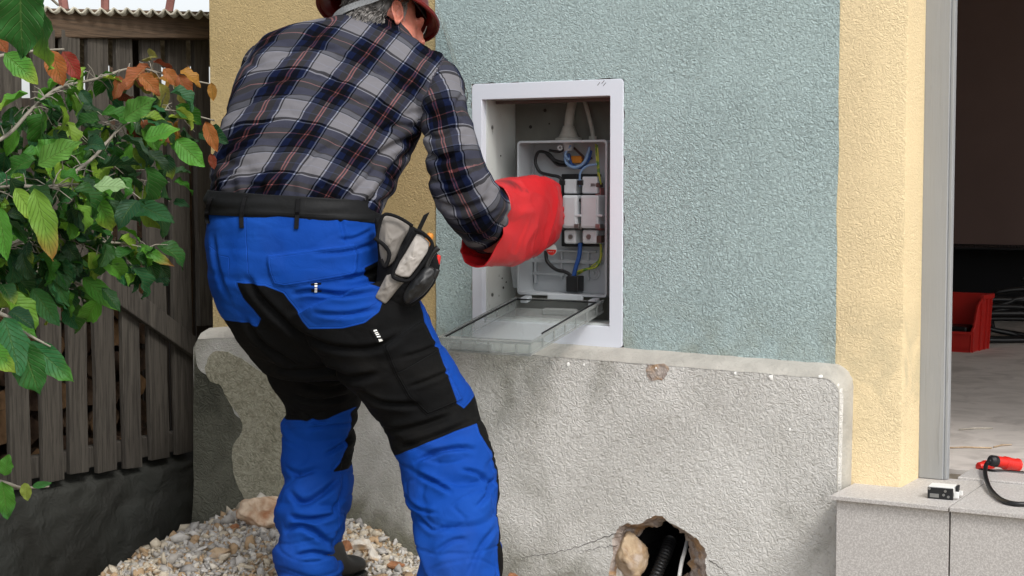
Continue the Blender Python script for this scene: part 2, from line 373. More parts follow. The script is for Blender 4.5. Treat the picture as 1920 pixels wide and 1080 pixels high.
M['trunkbark'] = simple('grey_bark', '6d675c', .9, .2, 10, 30, .006)
def leafmat():
    g = G('leaf', .55, Specular_IOR_Level=.35); uv = g.n('ShaderNodeUVMap').outputs[0]; u = g.sep(uv)
    ax = g.math('ABSOLUTE', g.math('SUBTRACT', u[0], .5))
    v = g.math('SUBTRACT', g.math('MULTIPLY', u[1], 9), g.math('MULTIPLY', ax, 5)); fr = g.math('ABSOLUTE', g.math('SUBTRACT', g.math('FRACT', v), .5))
    vein = g.math('ADD', g.math('SUBTRACT', 1, g.math('MULTIPLY', fr, 9), clamp=True), g.math('SUBTRACT', 1, g.math('MULTIPLY', ax, 28), clamp=True), clamp=True)
    c = g.attr('col', 'Color'); c = g.mix(g.math('MULTIPLY', g.noise(35, 4), .5), c, g.mix(.5, c, hx('20330f')))
    c = g.mix(g.math('MULTIPLY', vein, .2), c, hx('9fb56c'))
    g.col(c).bump(g.math('ADD', g.math('MULTIPLY', vein, -1.0), g.noise(60, 3)), .0025, .8)
    tr = g.n('ShaderNodeBsdfTranslucent'); g.set(tr, 0, c); mx = g.n('ShaderNodeMixShader'); g.set(mx, 0, .3)
    g.t.links.new(g.b.outputs[0], mx.inputs[1]); g.t.links.new(tr.outputs[0], mx.inputs[2]); g.t.links.new(mx.outputs[0], g.out.inputs[0]); return g.m
M['leaf'] = leafmat()
def stone(name, c1, c2, c3, sc=24, bd=.006):
    g = G(name, .9); n = g.noise(sc, 5, .8); c = g.mix(g.ramp(n, [(.35, 0.0), (.65, 1.0)]), c1, c2); c = g.mix(g.ramp(g.noise(sc*.6, 4, .5), [(.5, 0.0), (.65, .8)]), c, c3)
    g.col(c).bump(g.noise(sc*1.6, 6, .6), bd); return g.m
M['rock'] = stone('pinkish_limestone', hx('d9c3aa'), hx('b08d70'), hx('a0663f'))
M['rock_white'] = stone('pale_limestone', hx('d6d1c8'), hx('b5ab9c'), hx('c6a276'))
M['rock_brown'] = stone('brown_stone', hx('9a6a48'), hx('7c5238'), hx('b98b62'))
M['rock_tan'] = stone('tan_limestone', hx('bfa98c'), hx('957a5c'), hx('c4b6aa'))
M['gravel'] = (lambda g: (g.col(g.mix(g.math('MULTIPLY', g.noise(120, 3), .4), g.attr('col', 'Color'), hx('80786c'))).bump(g.noise(200, 3), .001), g.m)[1])(G('crushed_gravel', .9))
M['ground'] = stone('trodden_earth', hx('867b69'), hx('9d917d'), hx('7a6a50'), 30, .01)
M['mortar'] = (lambda g: (g.col(g.mix(g.ramp(g.noise(3.4, 7, .8), [(.35, 0.0), (.7, 1.0)]), hx('353733'), hx('24231e'))).bump(g.noise(11, 8, .5, .6), .022, .8), g.m)[1])(G('dark_mortar', .75))  # two dark mortar tones mixed by noise
M['crate'] = simple('red_crate_plastic', 'b5231c', .45, .05)
M['hole_stone'] = stone('broken_masonry', hx('b8ada5'), hx('8a7a70'), hx('b08a5e'), 30, .012)
M['log'] = stone('bark_log', hx('5b4636'), hx('3c2f26'), hx('7d6650'), 18, .006)
M['log_end'] = simple('sawn_log_end', '9b7a58', .85, .2, 30, 60, .002)
def clear(name, tint, a, rough=.08, fr=.4):
    g = G(name, rough); g.col(tint); g.set(g.b, 'Roughness', rough)
    tp = g.n('ShaderNodeBsdfTransparent'); g.set(tp, 0, (.93, .95, .95, 1)); mx = g.n('ShaderNodeMixShader')
    lw = g.n('ShaderNodeLayerWeight'); g.set(lw, 'Blend', .35); f = g.math('ADD', a, g.math('MULTIPLY', lw.outputs['Facing'], fr), clamp=True)
    g.set(mx, 0, f); g.t.links.new(tp.outputs[0], mx.inputs[1]); g.t.links.new(g.b.outputs[0], mx.inputs[2]); g.t.links.new(mx.outputs[0], g.out.inputs[0]); return g.m
M['clear'] = clear('clear_plastic', hx('b9bcba'), .05, .06, .35)
M['clear_rim'] = clear('clear_plastic_edge', hx('9a9d9b'), .34, .10)
M['visor'] = clear('clear_visor', hx('b9beba'), .01, .08, .16)
M['roof_sheet'] = simple('weathered_roof_sheet', 'b9b5a6', .7, .2, 12)
M['red_wood'] = simple('reddish_timber', '9c6a62', .8, .15, 10)
# ================================================================= SETTING
def rnd(a, b): return random.uniform(a, b)
def ground_h(x, y):
    s = x*TX+(y-4.8)*TY; d = x*NX+(y-4.8)*NY
    # rubble heap against the wall, peak behind the worker's legs
    a = math.exp(-((s+.80)/.27)**2)*.172 if s < -.80 else math.exp(-((s+.80)/.42)**2)*.172
    h = a*max(0, min(1, 1+(d+.07)/1.0))
    h += .02*noise.noise(Vector((x*3, y*3, 0)))+.012*noise.noise(Vector((x*11, y*11, 3)))
    if s > .1: h -= min(.08, (s-.1)*.4)
    q_ = max(0, min(1, (-1.04-.13*d-s)/.16)); h -= .24*q_*q_*(3-2*q_)
    return h-.03
xs = np.concatenate([np.linspace(-40, -2.2, 14), np.linspace(-2.1, 2.2, 120), np.linspace(2.3, 40, 14)])
ys = np.concatenate([np.linspace(-30, 3.2, 16), np.linspace(3.25, 6.2, 90), np.linspace(6.4, 60, 16)])
gv = [(x, y, ground_h(x, y)) for y in ys for x in xs]; nx = len(xs)
gf = [(j*nx+i, j*nx+i+1, (j+1)*nx+i+1, (j+1)*nx+i) for j in range(len(ys)-1) for i in range(nx-1)]
tag(put('ground', mesh(gv, gf), M['ground']), None, None, kind='structure')

def Wb(s, d, z): return W(s, z, d)
# ---- house
house = thing('house', 'rendered house wall in teal and yellow roughcast above a grey concrete plinth', 'house', W(0, 0, 0))
def holed(outer, hole, d, name, m, jit=0):
    rows = [[W(s, z, d) for s, z in outer]]+([[W(s, z, d) for s, z in hole]] if hole else [])
    tr = tessellate_polygon(rows); vs = [v for r in rows for v in r]
    return put(name, (lambda b: b)(mesh(vs, [tuple(t) for t in tr])), m, house, False)
def raggedrect(s0, z0, s1, z1, amp, step=.012):
    pts = []
    def side(a, b):
        L = math.dist(a, b); n = max(2, int(L/step))
        for i in range(n):
            t = i/n; j = amp*(noise.noise(Vector((a[0]+t*7+b[1], a[1]*5+t*23, 1)))+rnd(-.5, .5)); dx, dz = (b[0]-a[0])/L, (b[1]-a[1])/L
            pts.append((a[0]+(b[0]-a[0])*t+dz*j, a[1]+(b[1]-a[1])*t-dx*j))
    side((s0, z0), (s1, z0)); side((s1, z0), (s1, z1)); side((s1, z1), (s0, z1)); side((s0, z1), (s0, z0)); return pts
TOP = 3.1; SL, SR = -.268, 1.007
FR = (-.137, .683, .370, 1.459)             # cabinet frame outline
hole = raggedrect(FR[0]-.002, FR[1]-.001, FR[2]+.002, FR[3]+.001, .0045)
wv = lambda z, o: .0035*noise.noise(Vector((o, z*6, 0)))+.0014*noise.noise(Vector((o, z*60, 3)))
teal_out = [(SL, .60)]+[(SR+wv(.6+i*.02, 1), .6+i*.02) for i in range(125)]+[(SL+wv(3.08-i*.02, 5), 3.08-i*.02) for i in range(124)]
holed(teal_out, hole, -.003, 'teal_render', M['teal'])
b = MB()                                      # render thickness round the cabinet
hp = [W(s, z, -.003) for s, z in hole]; hq = [W(s, z, .03) for s, z in hole]; n = len(hp)
b.add(hp+hq, [(i, (i+1) % n, n+(i+1) % n, n+i) for i in range(n)])
build(b, 'render_edge', M['rim'], house)
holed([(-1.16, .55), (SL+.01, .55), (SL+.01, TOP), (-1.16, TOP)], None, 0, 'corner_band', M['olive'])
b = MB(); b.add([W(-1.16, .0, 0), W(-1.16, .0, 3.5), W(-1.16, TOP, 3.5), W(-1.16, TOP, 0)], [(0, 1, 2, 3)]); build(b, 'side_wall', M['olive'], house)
# right band with its reveal, bevelled corner
b = MB(); RS = 1.19
prof = [(SR-.01, 0), (RS-.008, 0), (RS-.002, .003), (RS, .010), (RS+.002, .16)]
zz = [.345, .36, TOP]
v = [W(s, z, d) for z in zz for s, d in prof]; m5 = len(prof)
b.add(v, [(j*m5+i, j*m5+i+1, (j+1)*m5+i+1, (j+1)*m5+i) for j in range(len(zz)-1) for i in range(m5-1)])
build(b, 'corner_band', M['peach'], house)
# wall core behind (keeps daylight out), with the cabinet niche left open
b = MB()
for (s0, z0, s1, z1) in [(-1.15, -.3, FR[0], TOP), (FR[2], .35, RS-.01, TOP), (.80, -.3, RS-.01, .35), (FR[0], -.3, .20, FR[1]), (.20, .35, FR[2], FR[1]), (FR[0], FR[3], FR[2], TOP)]:
    b.box(Wb, (s0, .02, z0), (s1, .34, z1))
b.box(Wb, (FR[0], .30, FR[1]), (FR[2], .34, FR[3]))
build(b, 'wall_core', M['rim'], house)
# lintel and far side of the doorway, made wide and high to light the room
b = MB(); b.box(Wb, (RS-.01, .02, 2.75), (4.2, .34, TOP)); b.box(Wb, (3.9, .02, -.1), (4.2, .34, 2.75)); build(b, 'wall_return', M['peach'], house)
b = MB(); b.box(Wb, (-1.15, .0, TOP+.003), (4.3, 6.2, TOP+.15)); build(b, 'ceiling', M['rim'], house)
b = MB(); b.box(Wb, (-1.14, .345, .20), (4.2, 6.0, .352)); build(b, 'room_floor', M['floor'], house)
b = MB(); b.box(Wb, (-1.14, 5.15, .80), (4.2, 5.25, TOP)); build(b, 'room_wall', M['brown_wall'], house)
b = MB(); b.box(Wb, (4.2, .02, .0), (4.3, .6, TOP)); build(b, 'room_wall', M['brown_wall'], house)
b = MB(); b.box(Wb, (4.2, 3.6, .0), (4.3, 6.0, TOP)); build(b, 'room_wall', M['brown_wall'], house)  # gap left in this unseen side wall to let daylight onto the floor
b = MB(); b.box(Wb, (-1.14, 5.55, .352), (4.2, 5.65, .80)); b.box(Wb, (-1.14, 5.15, .79), (4.2, 5.65, .82)); b.box(Wb, (-1.145, .36, .2), (-1.10, 6.0, TOP)); build(b, 'room_recess', M['void_shade'], house)
# ---- plinth with broken hole
PD = -.07
hpx = [(1148, 1010), (1155, 998), (1161, 987), (1175, 982), (1187, 983), (1202, 983), (1212, 975), (1225, 967), (1242, 968), (1250, 976), (1269, 987), (1284, 995), (1297, 1005), (1309, 1012), (1319, 1025), (1325, 1039), (1322, 1056), (1325, 1076), (1334, 1100), (1318, 1125), (1270, 1140), (1200, 1140), (1150, 1125), (1140, 1085), (1150, 1040)]
hs0 = [wl(x, y, PD) for x, y in hpx]
hs = []
for i in range(len(hs0)):
    a, c = hs0[i], hs0[(i+1) % len(hs0)]
    for t in (0, .33, .66):
        hs.append((a[0]+(c[0]-a[0])*t+rnd(-.0022, .0022), a[1]+(c[1]-a[1])*t+rnd(-.0022, .0022)))
xr = wl(1570, 800, PD)[0]
out = [(-1.187, -.3), (xr, -.3), (xr, .3)]
for a in range(0, 91, 10): out.append((xr+.003-.042+.042*math.cos(math.radians(a))+.0015*math.sin(a), .596+.042*math.sin(math.radians(a))))
n0 = len(out)
for i in range(60):
    t = (i+1)/60; out.append((xr-.039+(-1.187+.02-(xr-.039))*t, .638+.018*min(1, t*2.2)+.003*noise.noise(Vector((t*40, 0, 0)))+.0022*noise.noise(Vector((t*170, 5, 0)))-.015*max(0, t-.9)*10))
out.append((-1.187, .61))
tr = tessellate_polygon([[W(s, z, PD) for s, z in out], [W(s, z, PD) for s, z in hs]])
vs = [W(s, z, PD) for s, z in out]+[W(s, z, PD) for s, z in hs]
mb = MB(); mb.add(vs, [tuple(t) for t in tr])
# top and end: two steps back to the wall with a worn arris
def offs(pts, o, d, dz):
    r = []
    for i in range(len(pts)):
        a = Vector(pts[max(i-1, 0)]); c = Vector(pts[min(i+1, len(pts)-1)]); t = (c-a).normalized(); nn = Vector((t.y, -t.x))
        q = Vector(pts[i])+nn*o; r.append(W(q.x, q.y+dz, d))
    return r
edge = out[1:]; 
r0 = offs(edge, 0, PD, 0); r1 = offs(edge, .006, PD+.006, 0); r2 = offs(edge, .010, PD+.02, .002); r3 = offs(edge, .016, .001, .017)
k = len(edge); mb.add(r0+r1+r2+r3, [(j*k+i, j*k+i+1, (j+1)*k+i+1, (j+1)*k+i) for j in range(3) for i in range(k-1)])
plinth = build(mb, 'plinth', M['concrete'], house)
# bare cement skim along the top of the plinth and round its right end
mb = MB(); q1 = offs(edge, .0135, -.046, .0065+.001); q0 = offs(edge, .0025, PD-.0015, .001); q00 = offs(edge, -.0045, PD-.002, 0)
q2 = offs(edge, .0175, .0, .018)
q0 = offs(edge, .0008, PD-.0006, .0008); mb.add(q0+q1+q2, [(j*k+i, j*k+i+1, (j+1)*k+i+1, (j+1)*k+i) for j in range(2) for i in range(k-1)])
build(mb, 'cement_skim', M['skim'], plinth)
# smoother skim patch and dark older plaster at the left end
def skin(name, pts, m, off, jit=.002):
    pts = crom([wl(x, y, PD) for x, y in pts], 5)
    vs = [W(s+rnd(-jit, jit), z+rnd(-jit, jit), PD-off) for s, z in pts[:-1]]
    b = MB(); b.prism(vs, Vector((NX, NY, 0))*(off-.0005)); return build(b, name, m, plinth)
skin('old_plaster', [(366, 640), (372, 690), (408, 712), (432, 735), (440, 775), (470, 800), (462, 825), (441, 845), (443, 880), (455, 915), (480, 950), (520, 990), (520, 1100), (370, 1100), (364, 900), (363, 760), (366, 640)], M['dark_plaster'], .0016, .001)
skin('skim_patch', [(385, 690), (395, 715), (415, 722), (428, 750), (455, 790), (452, 815), (437, 838), (440, 890), (455, 925), (480, 965), (560, 990), (640, 980), (660, 900), (600, 800), (520, 720), (440, 665), (400, 660), (385, 690)], M['patch'], .004)
# broken faces of the hole
hc = np.mean(hs, axis=0); rows = []
for d, sc, jt in [(PD, 1.0, 0), (PD+.006, .985, .002), (PD+.012, .93, .006), (PD+.03, .86, .012), (PD+.06, .74, .016), (PD+.085, .70, .018)]:
    rows.append([W(hc[0]+(s-hc[0])*(sc-(.0 if sc > .95 else (1-sc)*1.1 if s > hc[0]-.01 else 0))+jt*noise.noise(Vector((s*60, z*60, d*40))), hc[1]+.01*(1-sc)+(z-hc[1])*sc+jt*noise.noise(Vector((s*55+9, z*55, d*44))), d+.25*jt*noise.noise(Vector((s*70, z*70, 5)))) for s, z in hs])
n = len(hs); mb = MB(); mb.add([v for r in rows for v in r], [(j*n+i, j*n+(i+1) % n, (j+1)*n+(i+1) % n, (j+1)*n+i) for j in range(len(rows)-1) for i in range(n)])
build(mb, 'broken_opening', M['hole_stone'], plinth)
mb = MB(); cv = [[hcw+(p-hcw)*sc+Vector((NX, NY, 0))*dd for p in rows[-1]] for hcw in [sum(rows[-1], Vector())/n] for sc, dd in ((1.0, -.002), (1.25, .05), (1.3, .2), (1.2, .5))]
mb.add([v for r in cv for v in r], [(j*n+i, j*n+(i+1) % n, (j+1)*n+(i+1) % n, (j+1)*n+i) for j in range(3) for i in range(n)]); mb.add(cv[-1], [tuple(range(n))]); build(mb, 'cavity', M['void_shade'], plinth)  # cavity lining coloured near-black for the darkness inside the hole
def crackline(pts, r):
    pp = []
    for i in range(len(pts)-1):
        for t in np.linspace(0, 1, 9)[:-1]: pp.append((pts[i][0]+(pts[i+1][0]-pts[i][0])*t+rnd(-1.5, 1.5), pts[i][1]+(pts[i+1][1]-pts[i][1])*t+rnd(-2, 2)))
    q = [Wp(x, y, PD-.0002) for x, y in pp]; b = MB(); b.tube(q, [r*(.5+.9*abs(noise.noise(Vector((i*.6, 0, 0)))))*(1-.6*i/len(q)) for i in range(len(q))], 5); build(b, 'crack', M['dark_gap'], plinth)
crackline([(1155, 1000), (1100, 1020), (1060, 1032), (1010, 1042), (975, 1046)], .0016)
crackline([(1160, 1022), (1110, 1030), (1070, 1036)], .0012)
crackline([(1330, 1050), (1352, 1066), (1375, 1085)], .0016)
# chips of white filler on the plinth
for x, y, r in [(1067, 683, 6), (1096, 684, 4), (1380, 700, 5), (1448, 707, 7), (1482, 805, 4), (1232, 690, 4), (1539, 706, 5)]:
    c = Wp(x, y, PD); vsr = []
    bm = bmesh.new(); bmesh.ops.create_icosphere(bm, subdivisions=2, radius=r/650)
    for v_ in bm.verts: v_.co = v_.co*(1+.5*noise.noise(v_.co*400+Vector((x, y, 0)))); v_.co = Vector((v_.co.x, v_.co.y*.14, v_.co.z*.8))*.8+c
    mb = MB(); mb.add([v_.co for v_ in bm.verts], [[v_.index for v_ in f.verts] for f in bm.faces]); bm.free(); build(mb, 'filler_spot', M['white'], plinth)
# tan stain
skin('render_chip', [(1215, 684), (1250, 684), (1252, 700), (1240, 712), (1218, 712), (1212, 698), (1215, 684)], M['hole_stone'], .001, .003)
# grey door frame
dfs0 = wl(1727, 600, .165)[0]; dfs1 = wl(1781, 600, .165)[0]
b = MB(); b.box(Wb, (RS+.0005, .160, .353), (dfs1-.010, .185, 2.7)); b.box(Wb, (dfs1-.010, .165, .353), (dfs1, .19, 2.7)); b.box(Wb, (RS+.0005, .185, .353), (dfs1-.04, .33, 2.7))
build(b, 'door_frame', M['door_frame'], house, .0025)
# ---- tiled step
step = thing('tiled_step', 'speckled beige tiled door step below the yellow pier', 'step', W(1.1, 0, -.1))
zs = .352; s0 = wl(1568, 1000, -.185)[0]
sj = zp = None
def zpl(px, py, z):
    r = ray(px, py); k_ = (z-HC)/r[2]; X, Y = r[0]*k_, r[1]*k_; return X*TX+(Y-4.8)*TY, X*NX+(Y-4.8)*NY
sj, dj = zpl(1777, 952, zs)
GAP = .0022
b = MB(); b.box(Wb, (s0-.004, -.172, -.25), (3.4, .34, zs-.012)); build(b, 'grout_bed', M['grout'], step)
for (a, c) in [(s0-.012, sj-GAP), (sj+GAP, sj+.33), (sj+.334, sj+.66), (sj+.665, 2.9)]:
    b = MB(); b.box(Wb, (a, -.200, zs-.011), (c, .196, zs)); build(b, 'tread_tile', M['tile'], step, .001)
    b = MB(); b.box(Wb, (a+(.012 if a < sj else 0), -.186, -.25), (c, -.1725, zs-.0135)); build(b, 'riser_tile', M['tile'], step, .0008)
b = MB(); b.box(Wb, (dfs1+.02, .199, zs-.011), (3.3, .34, zs+.006)); build(b, 'threshold', M['tile'], step, .002)
# ---- meter cabinet
cab = thing('meter_cabinet', 'white meter cabinet frame set open in the teal wall', 'meter cabinet', W(.1, .683, 0))
OP = (-.102, .744, .328, 1.4115)
def rrect(s0, z0, s1, z1, r, n=5):
    p = []
    for cx, cz, a0 in ((s1-r, z1-r, 0), (s0+r, z1-r, 90), (s0+r, z0+r, 180), (s1-r, z0+r, 270)):
        for i in range(n+1): a = math.radians(a0+90*i/n); p.append((cx+r*math.cos(a), cz+r*math.sin(a)))
    return p
def frame(outer, inner, d0, d1):
    n = len(outer); mb = MB(); v = [W(*p, d0) for p in outer]+[W(*p, d0) for p in inner]+[W(*p, d1) for p in outer]+[W(*p, d1) for p in inner]; f = []
    for i in range(n):
        j = (i+1) % n; f += [(i, j, n+j, n+i), (2*n+i, 3*n+i, 3*n+j, 2*n+j), (i, 2*n+i, 2*n+j, j), (n+i, n+j, 3*n+j, 3*n+i)]
    return mb.add(v, f)
build(frame(rrect(*FR, .012), rrect(*OP, .003), -.005, .02), 'frame', M['white_plastic'], cab, .0015)
ND = .205
def inside(s0, z0, s1, z1, d0, d1, name, m, parent, back=True, faces=(1, 1, 1, 1)):
    a = [W(s0, z0, d0), W(s1, z0, d0), W(s1, z1, d0), W(s0, z1, d0)]; c = [W(s0, z0, d1), W(s1, z0, d1), W(s1, z1, d1), W(s0, z1, d1)]
    mb = MB(); f = [(i, (i+1) % 4, 4+(i+1) % 4, 4+i) for i in range(4) if faces[i]]+([(4, 5, 6, 7)] if back else [])
    mb.add(a+c, f); return mb
mb = inside(OP[0]-.004, OP[1]-.004, OP[2]+.004, OP[3]+.004, .005, ND, 'liner', M['liner'], cab)
mb.box(Wb, (OP[0]-.003, .02, OP[1]), (OP[0]+.004, .075, OP[3])) ; mb.box(Wb, (OP[0], .02, OP[1]-.003), (OP[2], .10, OP[1]+.006))
build(mb, 'liner', M['liner'], cab)
b = MB(); b.box(Wb, (OP[0]+.001, ND-.006, OP[1]), (OP[2], ND-.001, OP[3])); build(b, 'back_panel', M['backpanel'], cab)  # sheet over the liner back, dark to stand for the niche shade
b = MB(); b.box(Wb, (OP[0]+.02, .045, OP[3]-.012), (OP[2]-.02, .06, OP[3]-.002)); b.box(Wb, (OP[2]-.006, .03, OP[1]+.004), (OP[2]+.003, .07, OP[3]-.002)); build(b, 'dark_lip', M['brown_lip'], cab)
for x, y in ((923, 239), (927, 553)):
    c = W(OP[0]+.001, wl(x, y, .05)[1], .05)
    b = MB(); t_ = Vector((TX, TY, 0)); b.cyl(c, c+t_*.004, .0065, 14); b.cyl(c+t_*.0035, c+t_*.006, .003, 8); build(b, 'screw', M['metal'], cab)
b = MB(); b.prism([Wp(957, 497, .15), Wp(970, 497, .15), Wp(969, 540, .15), Wp(962, 540, .15)], Vector((NX, NY, 0))*.012); build(b, 'bracket', M['box_plastic'], cab, .001)
for x, y in ((1123, 156), (1131, 153), (1134, 157)):
    b = MB(); b.tube([Wp(x-3, y+4, -.0055), Wp(x+2, y-2, -.0055)], .0007, 4); build(b, 'pen_mark', M['dark_gap'], cab)
# dirt specks on the liner back
for x, y, r in ((1022, 207, 4), (995, 238, 4), (1030, 232, 2), (942, 292, 2), (940, 540, 3), (938, 530, 2), (934, 522, 2)):
    c = Wp(x, y, ND-.007) if x > 970 else W(OP[0]+.0045, wl(x, y, .1)[1], .10+rnd(0, .05)); 
    dr = Vector((NX, NY, 0)) if x > 970 else Vector((TX, TY, 0))
    mb = MB(); mb.cyl(c, c-dr*.001 if x > 970 else c+dr*.001, r/700, 7); build(mb, 'dirt_speck', M['dark_gap'], cab)
# ---- terminal box
tb = thing('terminal_box', 'open grey plastic service box with wires inside the white cabinet', 'electrical box', W(.11, .82, .2))
B0 = (-.037, .820, .270, 1.289); BD = .095
build(frame(rrect(*B0, .012), rrect(B0[0]+.007, B0[1]+.007, B0[2]-.007, B0[3]-.007, .008), BD, BD+.006), 'rim', M['box_plastic'], tb, .0012)
o_ = rrect(B0[0]+.001, B0[1]+.001, B0[2]-.001, B0[3]-.001, .011); i_ = rrect(B0[0]+.011, B0[1]+.011, B0[2]-.011, B0[3]-.011, .006)
mb = frame(o_, rrect(B0[0]+.006, B0[1]+.006, B0[2]-.006, B0[3]-.006, .008), BD+.0065, ND-.004)
mb.add([W(*p, ND-.012) for p in o_], [tuple(range(len(o_)))])
build(mb, 'housing', M['box_plastic'], tb)
BK = ND-.013
mb = MB()                                     # moulded ribs, posts and screw bosses on the back
for x, y in ((994, 512), (1115, 512)):
    c = Wp(x, y, BK)
    for r_, h_ in ((.019, .004), (.013, .007), (.005, .012)): mb.cyl(c, c-Vector((NX, NY, 0))*h_, r_, 24)
for (x0, y0, x1, y1) in ((985, 488, 1130, 491), (1005, 470, 1008, 530), (1054, 470, 1057, 524), (1104, 470, 1107, 525), (985, 512, 1060, 514), (1000, 300, 1003, 470), (1040, 470, 1120, 472)):
    a = wl(x0, y1, BK); c = wl(x1, y0, BK); mb.box(Wb, (a[0], BK-.012, a[1]), (c[0], BK+.002, c[1]))
build(mb, 'ribs', M['box_plastic'], tb, .0006)
def blk(x0, y0, x1, y1, d0, d1, name, m='box_plastic', bev=.004, parent=None):
    a = wl(x0, y1, d0); c = wl(x1, y0, d0); b = MB(); b.box(Wb, (a[0], d0, a[1]), (c[0], d1, c[1])); return build(b, name, M[m], parent or tb, bev)
def wire(pts, d, r, m, name='wire', parent=None, k=8):
    r *= 1.2
    ds = d if isinstance(d, (list, tuple)) else [d]*len(pts)
    q = spline([Wp(x, y, dd) for (x, y), dd in zip(pts, ds)], k); b = MB(); b.tube(q, r, 9); return build(b, name, M[m], parent or tb, smooth=True)
for x, w2 in ((1054, 28), (1088, 34)):
    blk(x-2, 326, x+w2+1, 462, .172, .19, 'shade_backing', 'black_rubber', .003)  # black backing added as the shadow behind the covers
    f_ = blk(x, 366, x+w2, 428, .100, .160, 'fuse_cover', 'module', .006)
    a_ = wl(x+4, 424, .0985); c_ = wl(x+w2-4, 370, .0985); b = MB(); b.box(Wb, (a_[0], .0985, a_[1]), (c_[0], .1005, c_[1])); build(b, 'raised_panel', M['module'], f_, .0008)
    blk(x+3, 336 if x == 1054 else 331, x+w2-2, 363, .125, .17, 'terminal_cap', 'module')
    blk(x+3, 431, x+w2-3, 457, .118, .17, 'fuse_base', 'module', bev=.006)
    c = Wp(x+16, 444, .1175); b = MB(); b.cyl(c, c-Vector((NX, NY, 0))*.003, .0075, 16); build(b, 'bolt', M['metal'], tb)
    blk(x-6, 338, x+4, 347, .118, .15, 'terminal_screw', 'black_rubber', .001); blk(x-5, 372, x+1, 378, .112, .15, 'terminal_screw', 'black_rubber', .001)
    blk(x-4, 419, x+2, 430, .108, .15, 'metal_clip', 'metal', .001); blk(x+w2-6, 420, x+w2+3, 428, .096, .12, 'metal_clip', 'metal', .001)
    blk(x+w2-4, 402, x+w2+7, 406, .098, .125, 'clip', 'module', .001)
wire([(1060, 262), (1058, 275), (1050, 284), (1030, 282)], [.15, .15, .14, .14], .0038, 'black_rubber')
wire([(1075, 276), (1090, 290), (1100, 300), (1110, 296)], .172, .003, 'brown_metal')
wire([(1070, 272), (1060, 290), (1068, 300)], .14, .0032, 'pale_blue_cable')
wire([(1084, 352), (1085, 380), (1084, 430), (1087, 460)], .168, .004, 'black_rubber')
b = MB(); a = wl(1119, 432, .15); c = wl(1129, 352, .15); b.box(Wb, (a[0], .14, a[1]), (c[0], .165, c[1]))
build(b, 'busbar', M['copper'], tb, .001)
for y in (366, 412, 425):
    c = Wp(1123, y, .139); b = MB(); b.cyl(c, c-Vector((NX, NY, 0))*.006, .0045, 10); build(b, 'busbar_screw', M['metal'], tb)
blk(1107, 343, 1124, 351, .125, .15, 'brown_clamp', 'brown_metal', .001); blk(1107, 442, 1127, 455, .12, .16, 'brown_clamp', 'brown_metal', .001)
wire([(1058, 305), (1040, 300), (1028, 288), (1010, 285), (1004, 303), (1012, 322), (1030, 328), (1048, 332), (1055, 345), (1055, 365)], .15, .0042, 'black_rubber')
wire([(1062, 310), (1045, 308), (1035, 298), (1022, 285)], .165, .0042, 'black_rubber')
wire([(1018, 325), (1022, 340), (1028, 350)], .16, .0022, 'copper')
wire([(1060, 285), (1062, 305), (1078, 314), (1095, 305), (1103, 285), (1105, 275)], .15, .0042, 'pale_blue_cable')
wire([(1066, 288), (1072, 308), (1090, 314), (1103, 300), (1108, 282)], .165, .0042, 'blue_cable')
wire([(1088, 350), (1088, 325), (1100, 312), (1120, 308)], .14, .003, 'pale_blue_cable')
wire([(1120, 272), (1122, 300), (1124, 330), (1127, 346)], .13, .0022, 'yellow_green')
wire([(1117, 270), (1119, 300), (1122, 330), (1122, 350)], .14, .0022, 'yellow_green')
wire([(1088, 455), (1086, 480), (1080, 500), (1074, 525)], .15, .0058, 'blue_cable')
wire([(1023, 470), (1026, 490), (1042, 505), (1060, 510), (1072, 518)], .15, .0048, 'black_rubber')
wire([(1126, 455), (1127, 480), (1118, 500), (1098, 505), (1078, 512), (1070, 524)], .16, .0032, 'yellow_green')
wire([(1126, 458), (1124, 485), (1108, 500), (1082, 515)], .165, .002, 'yellow_green')
blk(1061, 518, 1084, 547, .13, .17, 'cable_sleeve', 'black_rubber', .003)
blk(1070, 292, 1090, 306, .17, .185, 'connector', 'orange', .002)
b = MB(); c = Wp(1034, 468, .14); b.cyl(c, c+Vector((NX, NY, 0))*.003, .0175, 30); lab = build(b, 'warning_disc', M['white'], tb)
b = MB(); zc = c.z; pts = []
for i in range(17): a = PI+PI*i/16; pts.append(c+Vector((TX*.0168*math.cos(a), TY*.0168*math.cos(a), .0168*math.sin(a)))-Vector((NX, NY, 0))*.0006)
b.prism(pts, Vector((NX, NY, 0))*.0005); build(b, 'red_half', M['signal_red'], lab)
b = MB()
for i, (dx, w_) in enumerate(((-.009, .004), (-.003, .003), (.001, .0025), (.006, .004))):
    p0 = c+Vector((TX, TY, 0))*dx-Vector((NX, NY, 0))*.0009+Vector((0, 0, -.0065)); b.tube([p0, p0+Vector((TX, TY, 0))*w_*.7], .0009, 4)
build(b, 'print_marks', M['white'], lab)
